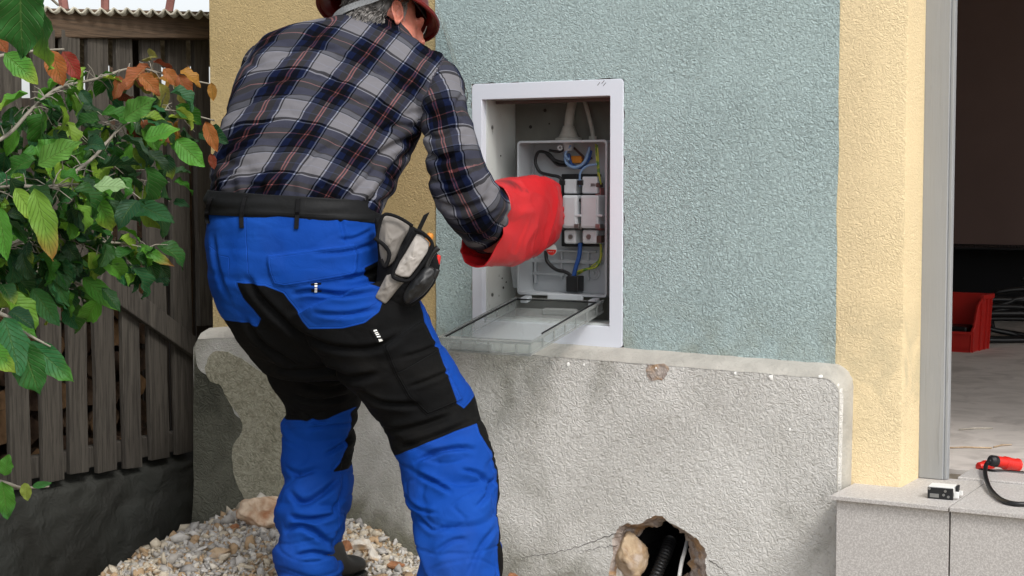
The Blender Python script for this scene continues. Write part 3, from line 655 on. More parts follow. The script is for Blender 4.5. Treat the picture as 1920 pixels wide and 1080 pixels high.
# entry gland and conduit above the box, thin second cable
bz = B0[3]
def up(s, z, d): return W(s, z, d)
sg = wl(1066, 262, .15)[0]
mb = MB(); mb.tube([up(sg, bz-.002, .15), up(sg, bz+.008, .15), up(sg, bz+.012, .15), up(sg, bz+.03, .15), up(sg, bz+.045, .15)], [.042, .040, .030, .022, .017], 28)
mb.tube([up(sg, bz+.04, .15), up(sg+.002, bz+.08, .155), up(sg+.006, OP[3]+.0, .165)], .0145, 18)
build(mb, 'conduit', M['old_pipe'], tb, smooth=False)
sg2 = wl(1112, 262, .15)[0]
mb = MB(); mb.cyl(up(sg2, bz, .15), up(sg2, bz+.012, .15), .013, 18); mb.tube(spline([up(sg2, bz+.01, .15), up(sg2-.004, bz+.035, .15), up(sg2-.02, bz+.075, .16), up(sg2-.04, OP[3], .17)]), [.0065]*25, 10); build(mb, 'cable_entry', M['old_pipe'], tb)
mb = MB(); mb.tube([up(sg, bz-.004, .15), up(sg, bz-.03, .15)], [.018, .014], 18); c = Wp(1050, 277, .12); mb.tube([c+Vector((.006*math.cos(a), 0, .006*math.sin(a))) for a in np.linspace(0, 2*PI, 14)], .003, 6); build(mb, 'inner_gland', M['box_plastic'], tb)
blk(1026, 553, 1092, 561, .085, .094, 'latch_bar', 'box_plastic', .002)
# clear lid hanging open towards the yard
lid = thing('box_lid', 'clear plastic lid folded down open from the service box', 'lid', W(.11, .815, .09))
l0, zl0 = wl(968, 560, .085); l1, _ = wl(1131, 566, .085); zl0 = .812
LL, DR = .445, .088
def Lp(u, v, h=0.0):                          # u across 0..1, v outwards 0..1, h below the tray edge
    s = l0+(l1-l0)*u; d = .085-LL*v; z = zl0-DR*v-.018*math.sin(min(v*3.2, 1)*PI/2)*0-h
    return W(s, z, d)
H = .033
def ring(i, h): return [Lp(i, i, h), Lp(1-i, i, h), Lp(1-i, 1-i, h), Lp(i, 1-i, h)]
mb = MB(); i0 = .022
def Lb(x, y, z): return Lp(x, y, z)
for a, c in (((0, 0, 0), (1, i0, H)), ((0, 1-i0, 0), (1, 1, H)), ((0, i0, 0), (i0*1.5, 1-i0, H)), ((1-i0*1.5, i0, 0), (1, 1-i0, H))):
    mb.box(Lb, a, c)
build(mb, 'side_wall', M['clear'], lid, .001)
mb = MB(); mb.box(Lb, (.03, .022, H-.004), (.97, .978, H-.001)); build(mb, 'clear_panel', M['clear'], lid)
mb = MB()
for a, c in (((-.012, 1-.012, -.002), (1.012, 1.012, .004)), ((-.012, .0, -.002), (.012, .988, .004)), ((.988, .0, -.002), (1.012, .988, .004)), ((-.01, .99, H-.003), (1.01, 1.01, H+.003)), ((.99, 0, H-.003), (1.01, .99, H+.002)),
             ((.04, .76, H-.008), (.96, .768, H-.0045)),
             ((.44, .12, H-.02), (.80, .16, H-.005)), ((.35, .80, H-.008), (.36, .97, H-.0045))):
    mb.box(Lb, a, c)
for i in range(6):
    v_ = .1+.15*i; mb.box(Lb, (-.016, v_, .004), (-.004, v_+.012, H-.004)); mb.box(Lb, (1.004, v_, .004), (1.016, v_+.012, H-.004)); mb.box(Lb, (.1+.15*i, 1.001, .004), (.11+.15*i, 1.014, H-.004))
build(mb, 'edge_ribs', M['clear_rim'], lid)
mb = MB(); g_ = .045
mb.tube([Lp(g_, .96, .0), Lp(g_, .05, .0), Lp(1-g_, .05, .0), Lp(1-g_, .80, .0)], .0027, 6); build(mb, 'gasket', M['black_rubber'], lid)
mb = MB(); mb.box(Lb, (.15, 1.0145, .009), (.60, 1.018, H-.006)); build(mb, 'label_strip', M['clear_rim'], lid)
for u in (.12, .9):
    mb = MB(); mb.box(Lb, (u-.04, -.03, -.004), (u+.04, .04, .012)); build(mb, 'hinge', M['box_plastic'], lid, .002)
# ---- pipes in the hole
pp = thing('conduit_pipe', 'black corrugated conduit coming out of the hole in the plinth', 'conduit', Wp(1240, 1060, 0))
b = MB(); q = spline([Wp(1216, 1120, -.03), Wp(1232, 1075, -.01), Wp(1247, 1040, .03), Wp(1256, 1015, .10)], 22)
rs = [.017+(.0028 if i % 3 == 0 else 0) for i in range(len(q))]; b.tube(q, rs, 16, False); build(b, 'corrugated_tube', M['black_rubber'], pp)
b = MB(); b.tube(q, .0155, 14); build(b, 'inner_cable', M['dark_gap'], pp)
b = MB(); b.tube(spline([Wp(1268, 1120, -.035), Wp(1277, 1060, -.01), Wp(1283, 1037, .02), Wp(1290, 1010, .09)], 6), .0058, 12)
tag(put('cable_pipe', b.me(), M['white']), 'thin white pipe beside the black conduit in the hole', 'pipe')
# ---- interior things
cz = zpl(1788, 660, .352)
crate = thing('red_crate', 'red plastic stacking bin with low open front on the room floor', 'crate', W(cz[0], .352, cz[1]))
def Cr(x, y, z): # x right, y deep, z up, turned a little
    a = math.radians(-35); x -= CW; e = zpl(1822, 662, .352); o_ = W(e[0], 0, e[1]); X = o_.x+x*math.cos(a)-y*math.sin(a); Y = o_.y+x*math.sin(a)+y*math.cos(a)
    return Vector((X, Y, .352+z))
CW, CDp, CH_ = .30, .27, .27
def taper(x, y, z): k_ = .93+.07*z/.27; return Cr(.15+(x-.15)*k_, .13+(y-.13)*k_, z)
mb = MB()
mb.box(taper, (0, 0, .012), (CW, CDp, .02)); mb.box(taper, (0, CDp-.006, .02), (CW, CDp, CH_))
for x0 in (0, CW-.006):
    pr_ = [(0.0, .0), (CDp, .0), (CDp, CH_), (.12, CH_-.02), (.07, CH_-.05), (.03, .12), (0.0, .10)]
    mb.prism([taper(x0, y, z) for y, z in pr_], taper(x0+.006, .1, .1)-taper(x0, .1, .1))
mb.box(taper, (0, 0, .0), (CW, .006, .10)); build(mb, 'bin', M['crate'], crate)
mb = MB()
for y in (.01, .12, .20, CDp-.01): mb.box(taper, (CW, y, .0), (CW+.009, y+.012, .10 if y < .1 else CH_-.02))
mb.box(taper, (CW, .12, CH_-.02), (CW+.014, CDp+.01, CH_+.002)); mb.box(taper, (0, -.014, .088), (CW, .0, .10)); mb.box(taper, (-.01, CDp, CH_-.012), (CW+.01, CDp+.012, CH_+.002))
mb.tube([taper(CW+.004, .13, CH_-.015), taper(CW+.004, .07, CH_-.05), taper(CW+.004, .03, .12), taper(CW+.004, 0, .10)], .006, 6)
build(mb, 'rim', M['crate'], crate)
mb = MB(); mb.box(taper, (.03, .05, .02), (CW-.04, .22, .12)); tag(build(mb, 'tool_box', M['black_rubber'], None, .01), 'black box lying inside the red plastic bin', 'box')
for i, (x0, y0, hh, aa, cc) in enumerate([(2.55, 8.1, .20, .45, 'loose black cable coil arching over the floor behind the red bin'), (2.75, 8.25, .30, .30, 'taller black hose coil standing at the dark back of the room')]):
    b = MB(); pts = []
    for j in range(140):
        t = j/139; an = t*2*PI*3.3
        pts.append(Vector((x0+aa*math.cos(an)+.03*math.sin(j), y0+.10*t+.05*math.sin(an*1.3), .37+hh*(.5+.5*math.sin(an))*(.5+.5*t))))
    b.tube(pts, .013, 8); tag(put('cable_coil', b.me(), M['black_rubber']), cc, 'cable', 'black coils in the back of the room')
# litter on the floor
for i, (x, y, l_, a_, m_) in enumerate([(1830, 806, .12, .15, 'light grey thin stick on the dusty room floor'), (1812, 842, .16, 0.0, 'orange wood splinter on the dusty floor near the threshold'), (1880, 838, .07, .4, 'short pale chip on the floor above the red plug')]):
    q = zpl(x, y, .352); c = W(q[0], .3555, q[1]); b = MB(); dv = Vector((math.cos(a_-.2), math.sin(a_)*1.6, 0))*l_/2
    b.tube([c-dv, c+Vector((0, .01, .001)), c+dv], .0025, 5); tag(put('wood_splinter', b.me(), M['rock_tan' if i else 'rim']), m_, 'splinter')
# small junction adaptor on the ledge
q = zpl(1740, 934, zs); 
def Ad(x, y, z): a = math.radians(4); return W(q[0]+x*math.cos(a)-y*math.sin(a), zs+z, q[1]+x*math.sin(a)+y*math.cos(a))
ad = thing('relay_block', 'small white and black electrical module lying on the tiled ledge', 'electrical module', Ad(0, 0, 0))
AW, AD_, AH = .062, .052, .032
b = MB(); b.box(Ad, (0, .004, .002), (AW, AD_, AH)); build(b, 'case', M['white'], ad, .0015)
b = MB(); b.box(Ad, (-.001, -.003, 0), (AW+.001, .0035, AH-.003)); build(b, 'black_face', M['black_rubber'], ad, .001)
b = MB(); b.box(Ad, (.005, -.0045, .004), (.028, -.0032, .014)); build(b, 'window', M['metal'], ad, .0006)
for x, z in ((.004, .026), (.044, .022), (.052, .008), (.040, .012)):
    b = MB(); b.cyl(Ad(x, -.003, z), Ad(x, -.006, z), .0034, 10); build(b, 'screw', M['metal'], ad)
b = MB(); b.box(Ad, (AW+.002, .03, .006), (AW+.008, AD_+.002, AH-.001)); build(b, 'side_clip', M['black_rubber'], ad, .001)
b = MB(); b.box(Ad, (AW+.0015, .006, .004), (AW+.014, .014, .02)); b.box(Ad, (AW+.008, .04, .006), (AW+.018, .046, .018)); build(b, 'tab', M['white'], ad, .001)
# red plug connectors and black cable
q1_ = zpl(1868, 884, zs+.006)
pl = thing('plug_connector', 'red industrial plug and socket lying on the threshold with black cable', 'plug', W(q1_[0], zs, q1_[1]))
def Pl(px, py, Y): return P(px, py, Y)
Yq = W(q1_[0], 0, q1_[1]).y
def plug(a, b_, r, n='shell', m='signal_red', prof=None):
    mb = MB(); prof = prof or [(0, .55), (.03, .75), (.08, .82), (.45, .86), (.47, 1.0), (.62, 1.0), (.64, .92), (.95, .92), (.97, 1.02), (1, 1.02)]
    mb.tube([a.lerp(b_, t) for t, _ in prof], [r*k_ for _, k_ in prof], 24); return build(mb, n, M[m], pl)
plug(Pl(1862, 864, Yq), Pl(1908, 872, Yq+.05), .0185)
plug(Pl(1866, 865, Yq+.002), Pl(1857, 863, Yq-.012), .0165, 'collar', 'black_rubber', [(0, 1.0), (.7, .95), (1, .5)])
plug(Pl(1834, 876, Yq+.07), Pl(1858, 872, Yq+.09), .0165)
b = MB(); b.tube(spline([Pl(1858, 863, Yq-.01)]+[(lambda e: W(e[0], zs+.007+lf, e[1]))(zpl(x, y, zs+.007+lf)) for x, y, lf in ((1849, 872, .02), (1848, 893, .01), (1859, 920, .002), (1884, 940, 0), (1922, 945, 0), (1975, 935, 0))], 8), .0062, 12); build(b, 'cable', M['black_rubber'], pl, smooth=True)
b = MB(); b.tube(spline([Pl(1838, 882, Yq+.05), Pl(1860, 884, Yq+.0), Pl(1890, 886, Yq-.005), Pl(1960, 890, Yq-.01)], 8), .0062, 12); build(b, 'cable', M['black_rubber'], pl, smooth=True)
# ================================================================= FENCE, SHED, FIREWOOD
def Fb(s, o, z): return FW(s, z, o)
fence = thing('picket_fence', 'weathered wooden picket fence, darkened in colour for shade, with diagonal brace left of the house', 'fence', FW(.5, .2, 0))
# boards: (top px left, top px right, bottom px left, bottom px right, bottom y); tops run up under the beam
bd = [(383, 404, 372, 398, 610), (350, 385, 328, 362, 850), (306, 338, 280, 314, 860), (259, 292, 232, 263, 876), (212, 242, 180, 216, 884), (160, 190, 130, 163, 886), (112, 143, 78, 117, 903), (62, 95, 18, 56, 916), (12, 44, -38, -3, 925), (-40, -8, -92, -55, 940)]
def board(tl, tr_, bl, br, by, o=0.0, th=.02, zt=None, name='board', seed=0):
    # edges are straight lines from the foot to the top, both measured in fence coordinates
    lean = -0.0
    zb = fl((bl+br)/2, by)[1]; s_b0 = fl(bl, by)[0]; s_b1 = fl(br, by)[0]
    mid = 540; fx = (by-mid)/(by-60)
    k_ = .62                                   # the boards lean: tops further left in the picture
    tl2 = bl+(tl-bl)*(-.35)-8; tr2 = br+(tr_-br)*(-.35)-8
    s_t0 = fl(tl2, 80)[0]; s_t1 = fl(tr2, 80)[0]; z_t = zt
    n = 26; R = []
    for i in range(n+1):
        t = i/n; z = zb+(z_t-zb)*t
        a = s_b0+(s_t0-s_b0)*t+.004*noise.noise(Vector((seed*3.1, z*5, 0))); c = s_b1+(s_t1-s_b1)*t+.004*noise.noise(Vector((seed*3.1, z*5, 9)))
        bow = .004*noise.noise(Vector((seed, z*2, 4)))
        if i == 0: a += 0; 
        R.append([FW(a, z, o+th/2+bow), FW(c, z+(.006 if i == 0 else 0)*rnd(-1, 1), o+th/2+bow), FW(c, z, o-th/2+bow), FW(a, z, o-th/2+bow)])
    mb = MB(); v = [p for r in R for p in r]; f = [(j*4+i, j*4+(i+1) % 4, (j+1)*4+(i+1) % 4, (j+1)*4+i) for j in range(n) for i in range(4)]+[(0, 1, 2, 3), (n*4+3, n*4+2, n*4+1, n*4)]
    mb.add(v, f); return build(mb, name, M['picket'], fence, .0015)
BT = 1.70
for i, (a, b_, c, d, y) in enumerate(bd): board(a, b_, c, d, y, zt=BT-.02-.004*i, seed=i+1)
# rails behind the boards and the brace in front
for zr in (fl(300, 835)[1], fl(300, 470)[1]):
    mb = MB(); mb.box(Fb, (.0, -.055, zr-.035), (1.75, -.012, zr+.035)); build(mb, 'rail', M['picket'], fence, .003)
p0, p1, p2, p3 = fl(366, 632, .03), fl(366, 672, .03), fl(185, 545, .03), fl(205, 503, .03)
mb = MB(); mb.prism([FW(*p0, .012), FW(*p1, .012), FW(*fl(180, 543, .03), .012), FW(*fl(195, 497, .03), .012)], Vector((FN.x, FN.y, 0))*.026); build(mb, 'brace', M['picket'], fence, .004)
# footing
foot = MB(); nS, nZ = 110, 60; vs = []
for j in range(nZ+1):
    for i in range(nS+1):
        s = -.05+2.0*i/nS; zt_ = .205-.012*s; t = j/nZ; z = -.55+(zt_+.55)*t
        o = .055-.07*t*t*t+.018*noise.noise(Vector((s*4, z*7, 0)))+.008*noise.noise(Vector((s*14+z*9, z*22, 2)))+.03*max(0, s-.75)
        if t > .94: o -= (t-.94)*1.1
        vs.append(FW(s, z, o))
foot.add(vs, [(j*(nS+1)+i, j*(nS+1)+i+1, (j+1)*(nS+1)+i+1, (j+1)*(nS+1)+i) for j in range(nZ) for i in range(nS)])
mw = put('footing_wall', foot.me(), M['mortar']); tag(mw, 'low dark trowelled mortar wall under the picket fence', 'wall')
shed = thing('woodshed', 'dark lean-to woodshed with corrugated roof edge behind the picket fence', 'shed', FW(.4, 0, -.8))
b0, b1 = P(400, 72, 5.74), P(400, 22, 5.74); e0, e1 = P(-60, 70, 4.98), P(-60, 12, 4.98)
mb = MB(); dv = Vector((-.05, .09, 0)); mb.hexa([b0, e0, e0+dv, b0+dv, b1, e1, e1+dv, b1+dv]); build(mb, 'beam', M['beam'], shed, .004)
# corrugated sheet
mb = MB(); nc, nr = 150, 6; vs = []; rd = Vector((-.1, 1.7, -.05))
for j in range(nr+1):
    for i in range(nc+1):
        t = i/nc; p = P(440, 26, 5.78).lerp(P(-160, 14, 4.9), t) + Vector((.02, -.04, .0)) + rd*(j/nr)
        p.z += .009*math.sin(t*2*PI*24)+.004*noise.noise(Vector((t*9, j, 0))); vs.append(p)
mb.add(vs, [(j*(nc+1)+i, j*(nc+1)+i+1, (j+1)*(nc+1)+i+1, (j+1)*(nc+1)+i) for j in range(nr) for i in range(nc)])
rf = put('roof_sheet', mb.me(), M['roof_sheet'], shed); sm_ = rf.modifiers.new('t', 'SOLIDIFY'); sm_.thickness = .006
def ibx(x0, x1, y, z0, z1, th=.02):
    return lambda mb: mb.box(lambda a, b, c: Vector((a, b, c)), (x0, y, z0), (x1, y+th, z1))
YB = 7.45; zg0 = P(0, 190, YB).z; zg1 = P(0, 114, YB).z
mb = MB()
for i in range(34):
    x = -3.6+i*.125; mb.box(lambda a, b, c: Vector((a, b, c)), (x, YB, -.3), (x+.121, YB+.02, zg0+rnd(-.01, .03) if not (-.75 < x < -1.2) else zg0))
mb.box(lambda a, b, c: Vector((a, b, c)), (-3.6, YB, zg1), (.7, YB+.03, zg1+.05)); mb.box(lambda a, b, c: Vector((a, b, c)), (-3.7, 4.2, -.3), (-3.66, YB, 2.2))  # second box is an unseen side wall added to keep the shed dark
build(mb, 'back_wall', M['shed'], shed)
for px in (342, 225, 128): 
    x = P(px, 150, YB-.1).x; mb = MB(); mb.box(lambda a, b, c: Vector((a, b, c)), (x-.035, YB-.16, -.2), (x+.035, YB-.09, zg1+.05)); build(mb, 'post', M['log'], shed, .008)
for px, tl, w_ in ((120, -8, 9), (197, 0, 8), (318, 9, 8)):
    a = P(px-tl*.2, 24, 6.9); c = P(px+tl*1.4, -60, 6.9); mb = MB(); mb.tube([a, c], w_/3000*6.9, 6); build(mb, 'roof_batten', M['red_wood'], shed)
# inner dark boards just behind the front boards, upper part (second skin)
for i in (1, 4, 7, 8, 12):
    s = .02+i*.118; mb = MB(); mb.box(Fb, (s+rnd(0, .01), -.10, zg1*.0+1.40+.02*rnd(-1, 1)), (s+.06+rnd(-.01, .01), -.085, 1.68)); build(mb, 'inner_board', M['shed'], shed)
# firewood
k = 0
for row in range(12):
    s = .0
    while s < 1.75:
        r = rnd(.032, .062); z = -.02+row*.098+r+rnd(-.01, .01); c = FW(s+r, z, -.22+rnd(-.03, .03))
        dr = Vector((-FN.x, -FN.y, 0))*.42+Vector((rnd(-.04, .04), 0, rnd(-.02, .02))); n = 9; mb = MB(); rr = [r*(1+.13*rnd(-1, 1)) for _ in range(n)]
        ux = Vector((FD.x, FD.y, 0)); uz = Vector((0, 0, 1)); v = []
        for e in (0, 1):
            for i in range(n): a = 2*PI*i/n+k; v.append(c+dr*e+ux*(math.cos(a)*rr[i])+uz*(math.sin(a)*rr[i]))
        mb.add(v, [(i, (i+1) % n, n+(i+1) % n, n+i) for i in range(n)])
        lg = thing('firewood_log', 'split firewood log stacked in the dark behind the picket fence', 'log', c, 'firewood logs stacked in the shed')
        o = build(mb, 'bark', M['log'], lg)
        mb = MB(); mb.add([p-dr*.002 for p in v[:n]], [tuple(range(n))]); build(mb, 'cut_end', M['log_end'] if random.random() < .35 else M['log'], lg)
        s += 2*r+rnd(.0, .02); k += 1
# ================================================================= RUBBLE
def rock_mesh(size, seed, sub=4, cuts=8):
    bm = bmesh.new(); bmesh.ops.create_icosphere(bm, subdivisions=sub, radius=1)
    rr = random.Random(seed); pl_ = [(Vector((rr.gauss(0, 1), rr.gauss(0, 1), rr.gauss(0, 1))).normalized(), rr.uniform(.55, .85)) for _ in range(cuts)]
    for v in bm.verts:
        for nn, d in pl_:
            e = v.co.dot(nn)-d
            if e > 0: v.co -= nn*e*.92
        v.co *= 1+.14*noise.noise(v.co*2.2+Vector((seed, 0, 0)))+.12*abs(noise.noise(v.co*4.5+Vector((0, seed, 0))))+.05*noise.noise(v.co*11+Vector((0, seed, 0)))
        v.co = Vector((v.co.x*size[0], v.co.y*size[1], v.co.z*size[2]))
    me = bpy.data.meshes.new('rock'); bm.to_mesh(me); bm.free(); return me
def surf(px, py, off=0):                     # where the sight line meets the heap
    r = ray(px, py)
    for i in range(900):
        Y = 3.2+i*.003; k_ = Y/r[1]; x = r[0]*k_; z = HC+r[2]*k_
        if z <= ground_h(x, Y)+off: return Vector((x, Y, z))
    return Vector((x, Y, z))
RK = [(492, 978, 46, 32, 'rock', 'large pinkish rock on the rubble left of the blue trouser leg'),
      (440, 991, 10, 9, 'rock_brown', 'small round brown stone beside the large pinkish rock'),
      (92, 1068, 20, 18, 'rock_tan', 'tan pointed stone at the lower left edge of the rubble'),
      (672, 1025, 34, 15, 'rock_white', 'long pale rock between the trouser legs on the rubble'),
      (650, 1030, 14, 16, 'rock_brown', 'rusty brown rock behind the left trouser leg'),
      (738, 1062, 20, 12, 'rock_brown', 'orange brown stone in the rubble near the right trouser leg'),
      (700, 1000, 12, 8, 'rock_tan', 'tan stone high on the rubble against the plinth'),
      (661, 971, 12, 9, 'rock_brown', 'brown chip at the top of the rubble by the plinth'),
      (410, 1040, 26, 14, 'rock_tan', 'flat ochre rock half buried in the gravel left of the worker'),
      (700, 1046, 13, 17, 'rock_white', 'white angular rock in the rubble behind the boot'),
      (960, 1084, 14, 10, 'rock_brown', 'brown stone at the foot of the plinth right of the worker'),
      (1184, 1040, 30, 52, 'rock_tan', 'tall rough tan stone forming the left side of the broken hole'),
      (1160, 1042, 20, 22, 'rock_white', 'small pale stone against the left lip of the broken hole'),
      (1160, 1082, 20, 26, 'rock_white', 'pale stone at the bottom left of the broken hole')]
for i, (px, py, rx, rz, m_, lb) in enumerate(RK):
    c = Wp(px, py, -.035) if px > 1100 else (W(*(lambda s_: (s_[0], s_[1]))(wl(px, py, -.12)), -.12) if px > 900 else surf(px, py+rz*.4, 0))
    k_ = c.y/3000; me = rock_mesh((rx*k_, rx*k_*.8, rz*k_), i+3)
    o = put('rock', me, M[m_]); c.z += rz*k_*(1.0 if rx > 40 else .5) if px < 900 else 0; o.location = c
    tag(o, lb, 'rock')
def blob_stones(n, gen, name, label):
    ico = bmesh.new(); bmesh.ops.create_icosphere(ico, subdivisions=1, radius=1); bv = np.array([v.co[:] for v in ico.verts]); bf = np.array([[v.index for v in f.verts] for f in ico.faces]); ico.free()
    V = []; Fc = []; C = []; nb = len(bv)
    for i in range(n):
        p, r, col = gen(i)
        q = bv*(1+np.random.uniform(-.22, .22, (nb, 1)))
        for _ in range(6):
            d = np.random.normal(size=3); d /= np.linalg.norm(d); e = np.maximum(0, q@d-rnd(.22, .48)); q = q-e[:, None]*d
        q = q*np.array([r*rnd(.8, 1.4), r*rnd(.8, 1.2), r*rnd(.55, .9)])
        A = np.array(Matrix.Rotation(rnd(0, 6.28), 3, Vector((rnd(-1, 1), rnd(-1, 1), rnd(-1, 1))).normalized()))
        V.append(q@A.T+np.array(p)); Fc.append(bf+i*nb); C.append(np.tile(col, (nb, 1)))
    V = np.concatenate(V); Fc = np.concatenate(Fc); me = bpy.data.meshes.new(name)
    me.vertices.add(len(V)); me.vertices.foreach_set('co', V.ravel()); me.loops.add(Fc.size); me.polygons.add(len(Fc))
    me.loops.foreach_set('vertex_index', Fc.ravel().astype(np.int32)); me.polygons.foreach_set('loop_start', np.arange(0, Fc.size, 3, dtype=np.int32)); me.update(calc_edges=True)
    cattr(me, 'col', np.concatenate(C)); o = put(name, me, M['gravel'], None, False); o['kind'] = 'stuff'; return o
GC = [hx(h)[:3] for h in ('d2cfcb', 'c3bfba', 'dedad4', 'b4afa8', 'd0c4af', 'b89a76', 'aeaba8', 'dcd5c8')]
def HL(d): return -1.085-.13*d+noise.noise(Vector((d*6, 1, 0)))*.05
def gen_heap(i):
    while True:
        s = random.gauss(-.80, .36); s = s if s > -.8 else -.8+(s+.8)*.78; d = -.07-abs(random.gauss(0, .42))
        if -1.6 < s < -.1 and d > -1.2 and s > HL(d)-.10: break
    p = W(s, 0, d); h = ground_h(p.x, p.y); r = random.choice((.006, .008, .010, .012, .015)) * rnd(.8, 1.2)
    if random.random() < .05: r = rnd(.018, .032)
    ochre = noise.noise(Vector((p.x*5, p.y*5, 7))) > .12
    return (p.x, p.y, h+r*rnd(-.1, .5)), r, np.array(random.choice(GC[4:6] if ochre and random.random() < .6 else GC))*rnd(.75, 1.0)
blob_stones(13000, gen_heap, 'gravel', '')
def gen_foot(i):
    s = rnd(-.2, 1.0); d = -.07-abs(random.gauss(0, .25)); p = W(s, 0, d); r = rnd(.004, .016)
    return (p.x, p.y, ground_h(p.x, p.y)+r*.3), r, np.array(random.choice(GC[2:6]))*rnd(.5, .9)
blob_stones(1500, gen_foot, 'gravel', '')
# ================================================================= SHRUB
shrub = thing('shrub', 'broad-leaved shrub with green leaves turning orange, hanging in from the left', 'shrub', (-1.75, 3.9, 0))
LV = []; LF = []; LUV = []; LC = []
greens = [hx(h)[:3] for h in ('265c1e', '35731f', '1f5222', '1b4a2b', '4f8c26', '286338', '6a9c2c', '7fa233', '173f20', '1e4c20')]
autumn = [hx(h)[:3] for h in ('a5602c', '94502a', '8e3c2a', 'a8762f', '85803a')]
red = hx('8f2a24')[:3]; yel = hx('9db23c')[:3]
def leaf(base, ax, nrm, L, wd, col, droop=.25, tip=None, fold=.28):
    ax = Vector(ax).normalized(); nrm = Vector(nrm); nrm = (nrm-ax*nrm.dot(ax)).normalized(); sd_ = ax.cross(nrm)
    nu, nv = 6, 10; b = len(LV); ph = rnd(0, 6); wa = rnd(.06, .16); p = Vector(base); d = ax.copy(); n_ = nrm.copy(); cen = []
    q = rnd(-.5, .5)
    for j in range(nv+1):
        cen.append((p.copy(), n_.copy())); d = (d-n_*(droop*1.6/nv)).normalized(); n_ = (n_-d*n_.dot(d)).normalized(); p = p+d*(L/nv)
        n_ = (n_+sd_*(q*.12)).normalized()
    for j in range(nv+1):
        t = j/nv; hw = wd*.5*(math.sin(PI*min(1, t**.85*1.0))**.75)*(1.05-.15*t) if 0 < t < 1 else 0.0
        if t > .88: hw *= (1-t)/.12*.7+.3*(1-t)/.12
        c, n_ = cen[j]
        for i in range(nu+1):
            u = i/nu*2-1; edge = abs(u)**2
            pt = c+sd_*(u*hw*(1+.05*math.sin(t*26+ph)))+n_*(abs(u)*hw*fold*2*.6)+n_*(math.sin(t*16+ph+u*2)*wa*wd*edge)
            LV.append(pt); LUV.append((i/nu, t)); 
            cc = np.array(col)
            if tip is not None: k_ = max(0, min(1, (t-.55)*2.2+.25*(edge-.4))); cc = cc*(1-k_)+np.array(tip)*k_
            LC.append(cc)
    for j in range(nv):
        for i in range(nu): LF.append((b+j*(nu+1)+i, b+j*(nu+1)+i+1, b+(j+1)*(nu+1)+i+1, b+(j+1)*(nu+1)+i))
BR = {'A': ([(-120, 300), (0, 262), (60, 205), (110, 165), (180, 148), (250, 128), (320, 142), (396, 158)], 3.75, 4.3),
      'B': ([(-120, 420), (40, 380), (120, 335), (170, 300), (205, 262), (245, 222), (310, 206), (402, 226)], 3.5, 4.1),
      'C': ([(-120, 380), (0, 352), (90, 350), (150, 346), (240, 352)], 3.5, 3.6),
      'D': ([(-120, 520), (0, 470), (60, 447), (150, 452), (250, 460), (312, 492)], 3.6, 3.9),
      'E': ([(-120, 260), (0, 232), (60, 220), (150, 250), (210, 262)], 3.9, 4.1),
      'F': ([(-120, 560), (0, 588), (40, 620), (95, 650)], 3.2, 3.2),
      'G': ([(-120, 880), (0, 903), (40, 914), (92, 912)], 3.4, 3.5),
      'H': ([(-120, 480), (40, 505), (110, 520), (180, 545)], 3.8, 4.0),
      'I': ([(-100, -60), (0, -40), (60, -30), (110, 10)], 2.7, 2.8),
      'J': ([(-120, 320), (0, 290), (60, 300), (130, 305), (230, 330), (300, 345)], 3.9, 4.2),
      'K': ([(-120, 140), (-30, 112), (40, 98), (120, 92)], 3.3, 3.5)}
brs = {}
for n_, (pts, y0, y1) in BR.items():
    q = spline([P(x, y, y0+(y1-y0)*i/(len(pts)-1)) for i, (x, y) in enumerate(pts)], 8); brs[n_] = q
    mb = MB(); mb.tube(q, [.0046*(1-.8*i/len(q))+.001 for i in range(len(q))], 7); build(mb, 'branch', M['bark'], shrub, smooth=True)
def limb(a, b_, r0, r1):
    m_ = a.lerp(b_, .5)+Vector((rnd(-.05, .05), rnd(-.05, .05), .06)); mb = MB(); q = spline([a, m_, b_], 8); mb.tube(q, [r0+(r1-r0)*i/(len(q)-1) for i in range(len(q))], 9); build(mb, 'limb', M['trunkbark'], shrub, smooth=True)
root = Vector((-1.75, 3.9, -.05)); crn = Vector((-1.68, 3.85, 1.0))
limb(root, crn, .04, .03); limb(crn, Vector((-1.5, 3.6, 1.9)), .03, .015)
for n_, q in brs.items(): limb(root.lerp(crn, .9 if n_ not in 'FG' else .5) if n_ != 'I' else Vector((-1.5, 3.6, 1.9)), q[0], .010, .0046)
def put_leaf(p, size=None, cols=None, tip=None, out=None):
    px = 960+F*p.x/p.y; py = 350-(p.z-HC)*F/p.y
    if px > 372 or (px > 225 and py > 520) or (px > 300 and py > 400): return
    L = size or random.choice((rnd(.045, .07), rnd(.06, .085), rnd(.07, .105))); a = Vector((rnd(-.5, 1.0), rnd(-.6, .5), rnd(-1.0, .25)))
    if out: a = Vector(out)+Vector((rnd(-.25, .25), rnd(-.3, .3), rnd(-.25, .25)))
    nr = Vector((rnd(-.9, .9), rnd(-1.1, .1), rnd(.2, 1.3)))
    c = np.array(random.choice(cols or greens))*rnd(.75, 1.15)
    if tip is None and cols is None and random.random() < .10: tip = yel
    leaf(p+a.normalized()*.012, a, nr, L, L*rnd(.46, .64), c, rnd(.1, 1.1), tip, rnd(.2, .75))
TW = MB()
def along(n_, lo, hi, cnt, spread=.055, **kw):
    q = brs[n_]
    for i in range(cnt):
        t = rnd(lo, hi)*(len(q)-1); p = q[int(t)].copy(); o = Vector((rnd(-1, 1), rnd(-1, 1), rnd(-1.1, .8)))*spread
        put_leaf(p+o, **kw)
        px_ = 960+F*p.x/p.y
        if px_ < 360: TW.tube([p, p+o*.5+Vector((0, 0, .006)), p+o], [.0016, .0013, .0009], 5, False)
